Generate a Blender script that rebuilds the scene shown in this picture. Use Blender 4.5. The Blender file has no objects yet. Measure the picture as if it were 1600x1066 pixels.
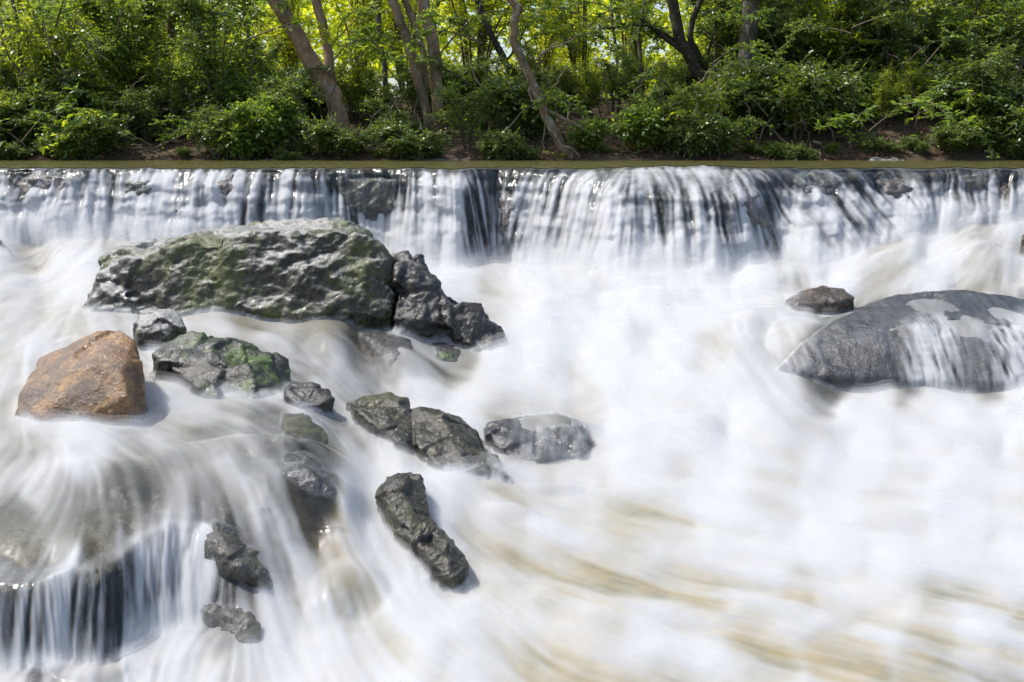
import bpy, bmesh, math, random
import numpy as np
from mathutils import Vector, Matrix

# ------------------------------------------------------------------ camera, sky, sun, exposure
S = bpy.context.scene
C = S.collection
F = 1556.0                       # focal length in photo pixels (1600 wide)
H = 0.17                         # eye height above the upper pool
TH = math.atan(309.0 / F)        # pitch down
cam_d = bpy.data.cameras.new('camera')
cam_d.sensor_width = 36.0
cam_d.lens = 36.0 * F / 1600.0
cam_d.clip_start = 0.05
cam_d.clip_end = 500.0
cam = bpy.data.objects.new('camera', cam_d)
C.objects.link(cam)
cam.location = (0, 0, H)
cam.rotation_euler = (math.pi / 2 - TH, 0, 0)
S.camera = cam

SUN_EL = math.radians(59)
SUN_AZ = math.radians(-78)       # from +Y towards -X (behind the trees, to the left)
w = bpy.data.worlds.new("World")
S.world = w
w.use_nodes = True
nt = w.node_tree
sky = nt.nodes.new('ShaderNodeTexSky')
sky.sky_type = 'NISHITA'
sky.sun_disc = False
sky.sun_elevation = SUN_EL
sky.sun_rotation = SUN_AZ
sky.air_density = 1.0
sky.dust_density = 2.5
sky.ozone_density = 1.0
nt.nodes['Background'].inputs['Strength'].default_value = 0.15
nt.links.new(sky.outputs[0], nt.nodes['Background'].inputs['Color'])
sd = bpy.data.lights.new('sun', 'SUN')
sd.energy = 3.4
sd.angle = math.radians(0.5)
sd.color = (1.0, 0.965, 0.90)
sun = bpy.data.objects.new('sun', sd)
C.objects.link(sun)
sdir = Vector((math.sin(SUN_AZ) * math.cos(SUN_EL), math.cos(SUN_AZ) * math.cos(SUN_EL), math.sin(SUN_EL)))
sun.rotation_euler = sdir.to_track_quat('Z', 'Y').to_euler()
S.view_settings.view_transform = 'Standard'
S.view_settings.look = 'None'
S.view_settings.gamma = 1
S.view_settings.exposure = 0.54
S.cycles.use_denoising = True
S.cycles.max_bounces = 8
S.cycles.transparent_max_bounces = 12
S.cycles.diffuse_bounces = 4
S.cycles.caustics_reflective = False
S.cycles.caustics_refractive = False

# ------------------------------------------------------------------ helpers
rng = np.random.default_rng(7)
random.seed(7)


def tag(o, label=None, cat=None, group=None, kind=None):
    if label: o['label'] = label
    if cat: o['category'] = cat
    if group: o['group'] = group
    if kind: o['kind'] = kind
    return o


def empty(name, loc=(0, 0, 0), rz=0.0):
    o = bpy.data.objects.new(name, None)
    o.empty_display_size = 0.1
    C.objects.link(o)
    o.location = loc
    o.rotation_euler = (0, 0, rz)
    return o


def ray(u, v):
    a = (u - 800.0) / F
    b = (v - 533.0) / F
    c, s = math.cos(TH), math.sin(TH)
    return a, c - b * s, -s - b * c


def P(u, v, Y):                  # the point at ground distance Y seen at photo position u, v
    a, y, z = ray(u, v)
    t = Y / y
    return np.array((a * t, Y, H + z * t))


def proj(x, y, z):
    c, s = math.cos(TH), math.sin(TH)
    dz = z - H
    d = y * c - dz * s
    up = y * s + dz * c
    return 800 + F * x / d, 533 - F * up / d


def dist_z(v, z):
    _, y, zz = ray(800, v)
    return (H - z) / (-zz) * y


def Pz(u, v, z):                 # the point at height z
    return P(u, v, dist_z(v, z))


_perm = rng.permutation(4096).astype(np.int64)
_grad = rng.normal(size=(4096, 3)).astype(np.float32)
_grad /= np.linalg.norm(_grad, axis=1)[:, None]


def perlin(x, y, z):
    x = np.asarray(x, np.float32); y = np.asarray(y, np.float32); z = np.asarray(z, np.float32)
    x, y, z = np.broadcast_arrays(x, y, z)
    xi = np.floor(x).astype(np.int64); yi = np.floor(y).astype(np.int64); zi = np.floor(z).astype(np.int64)
    xf = (x - xi).astype(np.float32); yf = (y - yi).astype(np.float32); zf = (z - zi).astype(np.float32)
    u = xf * xf * xf * (xf * (xf * 6 - 15) + 10)
    v = yf * yf * yf * (yf * (yf * 6 - 15) + 10)
    t = zf * zf * zf * (zf * (zf * 6 - 15) + 10)
    r = 0
    for dx in (0, 1):
        wx = u if dx else 1 - u
        for dy in (0, 1):
            wy = v if dy else 1 - v
            for dz in (0, 1):
                wz = t if dz else 1 - t
                h = _perm[(_perm[(_perm[(xi + dx) & 4095] + yi + dy) & 4095] + zi + dz) & 4095]
                g = _grad[h]
                r = r + wx * wy * wz * (g[..., 0] * (xf - dx) + g[..., 1] * (yf - dy) + g[..., 2] * (zf - dz))
    return r * 1.6


def fbm(x, y, z, oct=4, gain=0.5, ridged=False):
    r = 0; a = 1.0; f = 1.0
    for i in range(oct):
        n = perlin(x * f + 17.3 * i, y * f + 5.1 * i, z * f + 9.7 * i)
        if ridged: n = 1 - 2 * np.abs(n)
        r = r + a * n
        a *= gain; f *= 2.03
    return r


def mesh_from(name, verts, quads=None, tris=None, smooth=True, attrs=None, polys=None):
    me = bpy.data.meshes.new(name)
    verts = np.asarray(verts, np.float32)
    me.vertices.add(len(verts))
    me.vertices.foreach_set('co', verts.ravel())
    idx = []; sizes = []
    if quads is not None and len(quads):
        idx.append(np.asarray(quads, np.int32).ravel()); sizes.append(np.full(len(quads), 4, np.int32))
    if tris is not None and len(tris):
        idx.append(np.asarray(tris, np.int32).ravel()); sizes.append(np.full(len(tris), 3, np.int32))
    idx = np.concatenate(idx); sizes = np.concatenate(sizes)
    me.loops.add(len(idx)); me.loops.foreach_set('vertex_index', idx)
    me.polygons.add(len(sizes))
    st = np.concatenate(([0], np.cumsum(sizes)[:-1])).astype(np.int32)
    me.polygons.foreach_set('loop_start', st)
    me.polygons.foreach_set('loop_total', sizes)
    me.polygons.foreach_set('use_smooth', np.full(len(sizes), smooth, dtype=bool))
    me.update(calc_edges=True)
    if attrs:
        for k, a in attrs.items():
            at = me.attributes.new(k, 'FLOAT', 'POINT')
            at.data.foreach_set('value', np.asarray(a, np.float32).ravel())
    return me


def link(name, me, mat, parent=None):
    o = bpy.data.objects.new(name, me)
    C.objects.link(o)
    if mat and not me.materials: me.materials.append(mat)
    if parent: o.parent = parent
    return o


def grid_quads(nr, nc):
    i = np.arange(nr * nc).reshape(nr, nc)
    return np.stack([i[:-1, :-1], i[:-1, 1:], i[1:, 1:], i[1:, :-1]], -1).reshape(-1, 4)


# ------------------------------------------------------------------ materials
class NB:
    def __init__(s, name):
        s.m = bpy.data.materials.new(name)
        s.m.use_nodes = True
        s.t = s.m.node_tree
        s.t.nodes.clear()
        s.out = s.t.nodes.new('ShaderNodeOutputMaterial')

    def n(s, typ, ins=None, **kw):
        nd = s.t.nodes.new('ShaderNode' + typ)
        for k, v in kw.items(): setattr(nd, k, v)
        for k, v in (ins or {}).items():
            if isinstance(v, bpy.types.NodeSocket): s.t.links.new(v, nd.inputs[k])
            else: nd.inputs[k].default_value = v
        return nd

    def attr(s, name): return s.n('Attribute', attribute_name=name).outputs['Fac']

    def math(s, op, a, b=0.0, c=0.0, clamp=False):
        return s.n('Math', {0: a, 1: b, 2: c}, operation=op, use_clamp=clamp).outputs[0]

    def mixc(s, f, a, b, blend='MIX'):
        nd = s.n('Mix', data_type='RGBA', blend_type=blend)
        for i, v in ((0, f), (6, a), (7, b)):
            if isinstance(v, bpy.types.NodeSocket): s.t.links.new(v, nd.inputs[i])
            else: nd.inputs[i].default_value = v if i == 0 else (*v, 1)
        return nd.outputs[2]

    def ramp(s, f, stops, interp='LINEAR'):
        nd = s.n('ValToRGB', {0: f})
        cr = nd.color_ramp
        cr.interpolation = interp
        while len(cr.elements) < len(stops): cr.elements.new(0.5)
        for e, (p, c) in zip(cr.elements, stops):
            e.position = p
            e.color = (c, c, c, 1) if not hasattr(c, '__len__') else (*c, 1)
        return nd.outputs[0]

    def noise(s, scale, detail=5, rough=0.6, vec=None, dist=0.0):
        ins = {'Scale': scale, 'Detail': detail, 'Roughness': rough, 'Distortion': dist}
        if vec: ins['Vector'] = vec
        return s.n('TexNoise', ins).outputs['Fac']

    def vec(s, scale=(1, 1, 1)):
        g = s.n('NewGeometry').outputs['Position']
        return s.n('Mapping', {'Vector': g, 'Scale': scale}).outputs[0]

    def bump(s, h, strength=0.5, dist=0.01, normal=None):
        ins = {'Height': h, 'Strength': strength, 'Distance': dist}
        if normal: ins['Normal'] = normal
        return s.n('Bump', ins).outputs[0]

    def done(s, sh):
        s.t.links.new(sh, s.out.inputs[0])
        return s.m


def mat_water():
    b = NB('river_water')
    foam = b.attr('foam'); murk = b.attr('murk'); fine = b.attr('fine')
    g = b.vec((1, 1, 1))
    nz = b.noise(9, 3, 0.6, g)
    hgt = b.math('ADD', b.math('MULTIPLY', fine, 1.0), b.math('MULTIPLY', nz, 0.35))
    bm = b.bump(hgt, 0.32, 0.012)
    trans = b.n('BsdfTransparent', {'Color': (0.80, 0.86, 0.84, 1)}).outputs[0]
    gl = b.n('BsdfGlossy', {'Color': (1, 1, 1, 1), 'Roughness': 0.24, 'Normal': bm}).outputs[0]
    fr = b.n('Fresnel', {'IOR': 1.33, 'Normal': bm}).outputs[0]
    film = b.n('MixShader', {0: fr, 1: trans, 2: gl}).outputs[0]
    tan = b.mixc(b.ramp(nz, [(0.35, 0), (0.65, 1)]), (0.20, 0.185, 0.12), (0.30, 0.245, 0.14))
    mk = b.n('BsdfPrincipled', {'Base Color': tan, 'Roughness': 0.28, 'Normal': bm,
                                'IOR': 1.33}).outputs[0]
    body = b.n('MixShader', {0: murk, 1: film, 2: mk}).outputs[0]
    bm2 = b.bump(hgt, 0.35, 0.012)
    df = b.n('BsdfDiffuse', {'Color': (0.775, 0.79, 0.805, 1), 'Normal': bm2}).outputs[0]
    tl = b.n('BsdfTranslucent', {'Color': (0.775, 0.79, 0.805, 1), 'Normal': bm2}).outputs[0]
    fm = b.n('MixShader', {0: 0.45, 1: df, 2: tl}).outputs[0]
    return b.done(b.n('MixShader', {0: foam, 1: body, 2: fm}).outputs[0])


def mat_pool():
    b = NB('pool_water')
    v = b.vec((1.0, 2.2, 1))
    n = b.noise(3.5, 4, 0.55, v, 0.8)
    bm = b.bump(n, 0.9, 0.04)
    p = b.n('BsdfPrincipled', {'Base Color': (0.11, 0.10, 0.035, 1), 'Roughness': 0.10, 'IOR': 1.33, 'Normal': bm})
    return b.done(p.outputs[0])


def mat_rock(name, dark, light, moss=0.0, mosscol=(0.035, 0.06, 0.010), wet=0.3, brown=None, scale=1.0, toplit=0.0, crack=0.15):
    b = NB(name)
    v = b.vec((scale, scale, scale))
    n1 = b.noise(3.0, 8, 0.62, v, 0.3)
    n2 = b.noise(16.0, 6, 0.65, v)
    n3 = b.noise(70.0, 3, 0.6, v)
    vor = b.n('TexVoronoi', {'Vector': v, 'Scale': 9.0}, feature='DISTANCE_TO_EDGE').outputs['Distance']
    col = b.mixc(b.ramp(n1, [(0.35, 0), (0.68, 1)]), dark, light)
    col = b.mixc(b.ramp(n2, [(0.52, 0), (0.75, 0.7)]), col, tuple(min(1, c * 1.9 + 0.02) for c in light))
    if brown:
        col = b.mixc(b.ramp(b.noise(4.5, 6, 0.6, v), [(0.42, 0), (0.6, 1)]), col, brown)
    col = b.mixc(b.ramp(n3, [(0.48, 0), (0.66, 0.75)]), col, tuple(c * 0.3 for c in dark))
    col = b.mixc(b.ramp(b.noise(110.0, 4, 0.7, v), [(0.60, 0), (0.72, 0.35)]), col, tuple(min(1, c * 1.8 + 0.02) for c in light))
    geo = b.n('NewGeometry').outputs['Normal']
    nz = b.n('SeparateXYZ', {0: geo}).outputs[2]
    if toplit:
        lit_top = b.math('MULTIPLY', b.ramp(b.math('ADD', nz, b.math('MULTIPLY', b.math('SUBTRACT', n2, 0.5), 0.9)),
                                       [(0.45, 0), (0.8, 1)]), toplit)
        col = b.mixc(lit_top, col, (0.27, 0.27, 0.255))  # sunlight on upward faces, put into the colour as a paler tone
    n4 = b.noise(190.0, 3, 0.6, v)
    rough = b.math('ADD', wet + .04, b.math('MULTIPLY', n2, 0.42))
    if moss:
        mk = b.math('ADD', b.noise(2.3, 7, 0.65, v), b.math('MULTIPLY', b.math('SUBTRACT', n2, 0.5), 0.5))
        mf = b.ramp(mk, [(0.62 - 0.25 * moss, 0), (0.72 - 0.22 * moss, 1)])
        mc = b.mixc(n3, mosscol, tuple(c * 2.6 for c in mosscol))
        mf2 = b.math('MULTIPLY', mf, 0.85)
        col = b.mixc(mf2, col, mc)
        rough = b.math('ADD', rough, b.math('MULTIPLY', mf2, 0.25))
    hh = b.math('ADD', b.math('MULTIPLY', n1, 1.0), b.math('ADD', b.math('MULTIPLY', n2, 1.0), b.math('ADD', b.math('MULTIPLY', n3, 0.62), b.math('MULTIPLY', n4, 0.30))))
    hh = b.math('ADD', hh, b.math('MULTIPLY', b.ramp(vor, [(0.0, 0), (0.06, 1)]), crack))
    bm = b.bump(hh, 0.75, 0.012)
    p = b.n('BsdfPrincipled', {'Base Color': col, 'Roughness': rough, 'Normal': bm, 'Specular IOR Level': 0.38})
    p.inputs['Coat Weight'].default_value = max(0.0, 0.95 - wet * 1.6)
    p.inputs['Coat Roughness'].default_value = 0.10
    b.t.links.new(b.bump(hh, 0.65, 0.012), p.inputs['Coat Normal'])
    return b.done(p.outputs[0])


def mat_leaf(name, c1, c2, trans=0.45, tcol=None, rough=0.4, spec=0.5):
    b = NB(name)
    r = b.attr('rnd')
    oi = b.n('ObjectInfo').outputs['Random']
    f = b.math('FRACT', b.math('ADD', r, b.math('MULTIPLY', oi, 0.35)))
    col = b.mixc(f, c1, c2)
    p = b.n('BsdfPrincipled', {'Base Color': col, 'Roughness': rough, 'Specular IOR Level': spec}).outputs[0]
    tc = b.mixc(f, tuple(min(1, x * y) for x, y in zip(c1, tcol or (2.6, 2.2, 1.0))),
                tuple(min(1, x * y) for x, y in zip(c2, tcol or (2.6, 2.2, 1.0))))
    t = b.n('BsdfTranslucent', {'Color': tc}).outputs[0]
    return b.done(b.n('MixShader', {0: trans, 1: p, 2: t}).outputs[0])


def mat_bark(name, c1, c2, lichen=0.0, lcol=(0.33, 0.32, 0.27), scale=1.0):
    b = NB(name)
    v = b.vec((scale, scale, scale * 0.45))
    n1 = b.noise(9, 6, 0.65, v)
    n2 = b.noise(34, 4, 0.7, v)
    col = b.mixc(b.ramp(n1, [(0.35, 0), (0.65, 1)]), c1, c2)
    col = b.mixc(b.ramp(n2, [(0.5, 0), (0.75, 0.7)]), col, tuple(c * 0.35 for c in c1))
    if lichen:
        lf = b.ramp(b.noise(17, 5, 0.62, b.vec((1, 1, 0.8))), [(0.64 - 0.08 * lichen, 0), (0.67 - 0.08 * lichen, 0.85)])
        col = b.mixc(lf, col, lcol)
    mf = b.ramp(b.noise(4, 5, 0.6, b.vec((1, 1, 1))), [(0.52, 0), (0.66, 0.7)])
    col = b.mixc(mf, col, (0.05, 0.06, 0.02))
    bm = b.bump(b.math('ADD', n1, b.math('MULTIPLY', n2, 0.5)), 0.8, 0.02)
    return b.done(b.n('BsdfPrincipled', {'Base Color': col, 'Roughness': 0.8, 'Normal': bm}).outputs[0])


M = {}
M['water'] = mat_water()
M['pool'] = mat_pool()
M['bed'] = mat_rock('riverbed_rock', (0.014, 0.0125, 0.011), (0.062, 0.053, 0.043), moss=0.06, wet=0.2, brown=(0.075, 0.052, 0.035))
M['boulder'] = mat_rock('mossy_boulder_rock', (0.010, 0.0085, 0.003), (0.048, 0.042, 0.018), moss=0.62, mosscol=(0.040, 0.046, 0.010), wet=0.26, toplit=0.9)  # its sunlit top is painted into the colour
M['jagged'] = mat_rock('jagged_wet_rock', (0.007, 0.006, 0.004), (0.032, 0.028, 0.020), moss=0.1, wet=0.2)
M['dark'] = mat_rock('dark_wet_rock', (0.008, 0.0065, 0.002), (0.036, 0.030, 0.012), moss=0.5, mosscol=(0.032, 0.034, 0.009), wet=0.24)
M['mossy'] = mat_rock('bright_moss_rock', (0.007, 0.0065, 0.003), (0.033, 0.030, 0.015), moss=0.5, mosscol=(0.04, 0.065, 0.008), wet=0.2)
M['orange'] = mat_rock('orange_rock', (0.12, 0.048, 0.010), (0.38, 0.21, 0.07), wet=0.2, brown=(0.085, 0.048, 0.02), crack=0.03, scale=1.6, toplit=0.0)
M['grey'] = mat_rock('grey_slab_rock', (0.010, 0.010, 0.010), (0.038, 0.036, 0.032), moss=0.0, wet=0.10, crack=0.0)
M['brownrock'] = mat_rock('brown_rock', (0.028, 0.018, 0.010), (0.095, 0.065, 0.038), moss=0.1, wet=0.16, crack=0.03)
M['pale'] = mat_rock('pale_bank_rock', (0.16, 0.16, 0.16), (0.34, 0.34, 0.33), wet=0.6)
M['mossbank'] = mat_rock('mossy_bank_rock', (0.05, 0.06, 0.02), (0.10, 0.12, 0.03), moss=0.9, mosscol=(0.07, 0.11, 0.015), wet=0.6)
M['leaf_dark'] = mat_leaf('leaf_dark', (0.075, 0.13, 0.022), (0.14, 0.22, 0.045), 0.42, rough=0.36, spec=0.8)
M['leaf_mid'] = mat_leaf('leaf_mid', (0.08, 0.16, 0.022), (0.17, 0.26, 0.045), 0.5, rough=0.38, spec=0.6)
M['leaf_sun'] = mat_leaf('leaf_sun', (0.14, 0.23, 0.022), (0.26, 0.33, 0.04), 0.55, tcol=(2.8, 2.3, 0.9))  # sunlit copy of the leaf: backlight put into a yellower green
M['leaf_bright'] = mat_leaf('leaf_bright', (0.18, 0.27, 0.02), (0.30, 0.36, 0.04), 0.62, tcol=(3.2, 2.6, 0.9))  # brightest leaf, with some backlight put into its colour
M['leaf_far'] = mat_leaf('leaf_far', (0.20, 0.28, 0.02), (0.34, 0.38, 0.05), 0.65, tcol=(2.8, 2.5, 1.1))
M['leaf_yellow'] = mat_leaf('leaf_yellow', (0.35, 0.22, 0.03), (0.45, 0.30, 0.05), 0.4)
M['litter'] = mat_leaf('leaf_litter', (0.10, 0.05, 0.022), (0.36, 0.22, 0.11), 0.2, tcol=(1, 1, 1), rough=0.7)
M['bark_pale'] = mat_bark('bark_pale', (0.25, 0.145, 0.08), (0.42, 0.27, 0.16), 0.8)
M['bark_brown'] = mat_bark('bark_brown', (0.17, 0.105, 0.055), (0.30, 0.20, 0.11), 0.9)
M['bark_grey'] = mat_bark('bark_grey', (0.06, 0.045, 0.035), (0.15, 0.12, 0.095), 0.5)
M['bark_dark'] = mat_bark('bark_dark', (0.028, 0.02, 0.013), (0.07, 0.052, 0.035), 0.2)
M['vine'] = mat_bark('vine_bark', (0.20, 0.15, 0.095), (0.38, 0.30, 0.20), 0.0, scale=2)
M['twig'] = mat_bark('twig_bark', (0.09, 0.065, 0.04), (0.20, 0.155, 0.10), 0.0, scale=2)


def mat_soil():
    b = NB('bank_soil')
    v = b.vec()
    n = b.noise(8, 8, 0.7, v); n2 = b.noise(40, 5, 0.7, v)
    col = b.mixc(b.ramp(n, [(0.3, 0), (0.7, 1)]), (0.035, 0.023, 0.013), (0.13, 0.085, 0.048))
    bm = b.bump(b.math('ADD', n, b.math('MULTIPLY', n2, 0.5)), 1.0, 0.05)
    return b.done(b.n('BsdfPrincipled', {'Base Color': col, 'Roughness': 0.9, 'Normal': bm}).outputs[0])


M['soil'] = mat_soil()

# ------------------------------------------------------------------ the river: height field in (bearing, distance)
NU, NY = 1300, 1500
U0, U1 = -420.0, 2020.0
Y0, Y1 = 1.45, 7.6
ug = np.linspace(U0, U1, NU, dtype=np.float32)
_yd = np.linspace(Y0, Y1, 6000)
_dn = F * 0.95 / _yd ** 2 + 260.0 * ((_yd > 6.05) & (_yd < 7.05)) + 260.0 * ((_yd > 1.95) & (_yd < 2.65))
_cs = np.cumsum(_dn)
yg = np.interp(np.linspace(_cs[0], _cs[-1], NY), _cs, _yd).astype(np.float32)
DY = np.gradient(yg).astype(np.float32)[:, None]
UU, YY = np.meshgrid(ug, yg)                 # rows = distance
XX = (UU - 800) / F * YY
# nominal screen-like distance coordinate, so that control points blend evenly in perspective
def gco(Y): return 224 + F * 0.95 / np.maximum(Y, 0.5)

# weir: u : lip distance, shelf distance, shelf z, foot distance, foot z
WEIR = np.array([
    (-450, 7.00, 6.86, -.10, 6.62, -.42), (-100, 6.95, 6.84, -.10, 6.62, -.42), (0, 6.95, 6.84, -.11, 6.60, -.43),
    (120, 6.92, 6.78, -.11, 6.58, -.43), (250, 6.92, 6.80, -.10, 6.55, -.47), (380, 6.90, 6.78, -.11, 6.55, -.52),
    (480, 6.90, 6.76, -.10, 6.52, -.56), (560, 6.98, 6.90, -.15, 6.70, -.60), (610, 6.96, 6.88, -.16, 6.68, -.60), (650, 6.88, 6.72, -.12, 6.48, -.62),
    (720, 6.85, 6.68, -.13, 6.45, -.62), (740, 6.88, 6.72, -.13, 6.52, -.61), (780, 7.0, 6.92, -.17, 6.72, -.60), (830, 6.88, 6.76, -.10, 6.52, -.60),
    (880, 6.86, 6.62, -.11, 6.36, -.60), (950, 6.85, 6.34, -.13, 6.10, -.58), (1060, 6.85, 6.22, -.19, 5.98, -.57),
    (1165, 6.85, 6.28, -.20, 6.04, -.57), (1215, 6.86, 6.54, -.17, 6.26, -.56), (1280, 6.88, 6.66, -.14, 6.15, -.56),
    (1350, 6.95, 6.80, -.13, 6.35, -.50), (1440, 6.95, 6.82, -.13, 6.55, -.38), (1520, 6.95, 6.82, -.12, 6.62, -.33),
    (1600, 6.98, 6.86, -.10, 6.70, -.28), (1800, 7.0, 6.88, -.1, 6.7, -.3), (2100, 7.0, 6.88, -.1, 6.7, -.4)], np.float32)
wu = np.interp
un = ug / 55.0
jit = perlin(un, 0.3, 0.0) * 0.035 + perlin(un * 3.1, 3.3, 0.0) * 0.022 + perlin(un * 8, 6.3, 0.0) * 0.010
jit2 = perlin(un * 1.3, 9.3, 0.0) * 0.05 + perlin(un * 4.1, 13.3, 0.0) * 0.03 + perlin(un * 9, 16.3, 0.0) * 0.012
YL = np.interp(ug, WEIR[:, 0], WEIR[:, 1]) + 0.6 * jit
YS = np.interp(ug, WEIR[:, 0], WEIR[:, 2]) + jit + 0.5 * jit2
ZS = np.interp(ug, WEIR[:, 0], WEIR[:, 3]) + 0.6 * jit2 * 0.6
YF = np.interp(ug, WEIR[:, 0], WEIR[:, 4]) + 0.7 * jit2
ZF = np.interp(ug, WEIR[:, 0], WEIR[:, 5])
big = perlin(ug / 130.0, 21.3, 0.0) * 0.09 + perlin(ug / 60.0, 25.3, 0.0) * 0.04
YF = YF + big; YS = YS + 0.6 * big
YS = np.minimum(YS, YL - 0.05); YF = np.minimum(YF, YS - 0.10); ZS = np.minimum(ZS, -0.05)

# base water levels below the weir: photo position and height
BASE = [
    (-300, 430, -.62), (-100, 430, -.62), (60, 430, -.62), (60, 460, -.64), (-100, 500, -.66), (0, 500, -.66), (0, 560, -.69), (120, 540, -.68),
    (250, 505, -.665), (400, 505, -.665), (540, 500, -.665), (300, 560, -.69), (230, 620, -.725), (110, 660, -.735), (-150, 600, -.72),
    (-150, 700, -.76), (0, 700, -.76), (700, 425, -.62), (850, 425, -.62), (1000, 425, -.61), (1150, 425, -.61), (1300, 430, -.60), (1450, 400, -.52),
    (1600, 350, -.36), (1600, 400, -.52), (1750, 360, -.38), (1950, 370, -.42), (850, 470, -.66), (1000, 470, -.65), (1150, 470, -.65), (1350, 440, -.60), (1500, 440, -.60),
    (1650, 440, -.58), (1900, 450, -.6), (850, 520, -.75), (960, 520, -.73), (1080, 520, -.71), (1180, 500, -.66), (820, 570, -.83), (900, 600, -.86), (1000, 570, -.80),
    (1150, 560, -.74), (1230, 590, -.79), (1400, 625, -.85), (1600, 640, -.85), (1800, 600, -.8), (2000, 600, -.8),
    (700, 590, -.85), (640, 620, -.86), (590, 600, -.84), (560, 545, -.77), (480, 560, -.74), (620, 520, -.70), (500, 520, -.67), (440, 590, -.75), (680, 560, -.80),
    (540, 640, -.82), (480, 632, -.77), (740, 640, -.87), (400, 650, -.765), (300, 650, -.75), (200, 680, -.76),
    (950, 680, -.91), (1150, 680, -.91), (1350, 700, -.93), (1600, 700, -.93), (1900, 700, -.93),
    (870, 740, -.94), (1000, 780, -.96), (1200, 800, -.97), (1500, 850, -.99), (1800, 850, -1.0), (820, 780, -.95), (800, 850, -.98),
    (760, 900, -1.0), (1000, 900, -1.0), (1300, 950, -1.02), (1700, 950, -1.03), (900, 1000, -1.03), (1200, 1066, -1.04), (1600, 1066, -1.05), (700, 1000, -1.03), (700, 1100, -1.05),
    (1000, 1180, -1.06), (400, 1200, -1.07), (1500, 1200, -1.07), (0, 1200, -1.07), (-200, 1200, -1.07),
    (520, 680, -.84), (560, 710, -.87), (620, 720, -.87), (700, 780, -.92), (570, 760, -.90), (560, 830, -.935), (590, 900, -.98), (640, 960, -1.01), (540, 960, -1.01), (540, 1040, -1.04),
    (300, 700, -.765), (430, 700, -.775), (490, 690, -.79), (510, 740, -.82), (525, 780, -.845), (400, 760, -.80), (470, 800, -.86), (480, 860, -.93), (470, 930, -.98), (500, 900, -.96),
    (200, 760, -.79), (0, 760, -.79), (0, 850, -.83), (-150, 850, -.84), (150, 820, -.825), (250, 800, -.82), (330, 800, -.83), (400, 840, -.89), (430, 900, -.96),
    (0, 903, -.855), (80, 893, -.85), (150, 868, -.845), (200, 830, -.835), (270, 814, -.83), (320, 830, -.86), (-150, 920, -.86), (-350, 940, -.86),
    (0, 1010, -1.0), (80, 1005, -1.0), (150, 1000, -1.0), (210, 960, -.98), (280, 930, -.97), (340, 950, -.99), (-150, 1020, -1.0), (-350, 1030, -1.0),
    (0, 1050, -1.055), (150, 1045, -1.055), (300, 1035, -1.05), (430, 1010, -1.04), (-300, 1060, -1.06), (380, 960, -1.0),
]
cp = np.array([[u, gco(dist_z(v, z)), z] for u, v, z in BASE])
fu = np.linspace(-420, 2020, 30)
cp2 = np.array([[u, gco(np.interp(u, ug, YF)), np.interp(u, ug, ZF)] for u in fu])
cp = np.vstack([cp, cp2])


def rbf(px, py, val, qx, qy, lin=True):
    d = np.hypot(px[:, None] - px[None], py[:, None] - py[None])
    n = len(px)
    A = np.zeros((n + 3, n + 3)); A[:n, :n] = d
    A[:n, :n] -= np.eye(n) * 3.0
    A[:n, n] = 1; A[:n, n + 1] = px / 500; A[:n, n + 2] = py / 500
    A[n:, :n] = A[:n, n:].T
    sol = np.linalg.solve(A, np.concatenate([val, np.zeros(3)]))
    out = np.zeros(qx.shape)
    out += sol[n] + sol[n + 1] * qx / 500 + sol[n + 2] * qy / 500
    for i in range(n):
        out += sol[i] * np.hypot(qx - px[i], qy - py[i])
    return out


def upsample(cu, cg, Z):             # coarse (u, g) lattice onto the raster
    fi = np.clip((UU - cu[0]) / (cu[1] - cu[0]), 0, len(cu) - 1.001)
    G = gco(YY)
    fj = np.clip((G - cg[0]) / (cg[1] - cg[0]), 0, len(cg) - 1.001)
    i = fi.astype(int); j = fj.astype(int); a = fi - i; c = fj - j
    return ((Z[j, i] * (1 - a) + Z[j, i + 1] * a) * (1 - c) + (Z[j + 1, i] * (1 - a) + Z[j + 1, i + 1] * a) * c).astype(np.float32)


cu = np.linspace(U0, U1, 400); cg = np.linspace(gco(Y1) - 5, gco(Y0) + 5, 300)
CU, CG = np.meshgrid(cu, cg)
zb = rbf(cp[:, 0], cp[:, 1], cp[:, 2], CU, CG)
Zb = upsample(cu, cg, zb)


def blur(A, r, axis):
    k = int(max(1, r))
    pad = [(0, 0), (0, 0)]; pad[axis] = (k, k)
    B = np.pad(A, pad, mode='edge')
    cs = np.cumsum(B, axis=axis, dtype=np.float64)
    n = A.shape[axis]
    if axis == 0: return ((cs[2 * k:2 * k + n] - cs[0:n]) / (2 * k)).astype(np.float32)
    return ((cs[:, 2 * k:2 * k + n] - cs[:, 0:n]) / (2 * k)).astype(np.float32)


t1 = np.clip((YL[None] - YY) / (YL - YS)[None], 0, 1)
t2 = np.clip((YS[None] - YY) / (YS - YF)[None], 0, 1)
wz = ZS[None] * t1 ** np.interp(ug, [0, 900, 960, 1170, 1220, 2000], [1.7, 1.7, 2.7, 2.7, 1.7, 1.7])[None]
wz = wz + (ZF - ZS)[None] * t2
TW = 0.30 * t1 + 0.70 * t2                   # 0 at lip, 1 at foot
below = YY < YF[None]
Z = np.where(below, Zb, wz).astype(np.float32)
LU = np.array([-450, -100, 0, 45, 80, 115, 150, 175, 200, 250, 290, 330, 360])
LV = np.array([930, 912, 905, 897, 893, 888, 868, 850, 835, 812, 813, 830, 850])
LZ = np.array([-.87, -.86, -.855, -.852, -.85, -.848, -.845, -.84, -.835, -.83, -.835, -.85, -.87])
LY = np.array([dist_z(v, z) for v, z in zip(LV, LZ)])
YL2 = (np.interp(ug, LU, LY) + 0.5 * jit2 * 0.4)[None]
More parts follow.
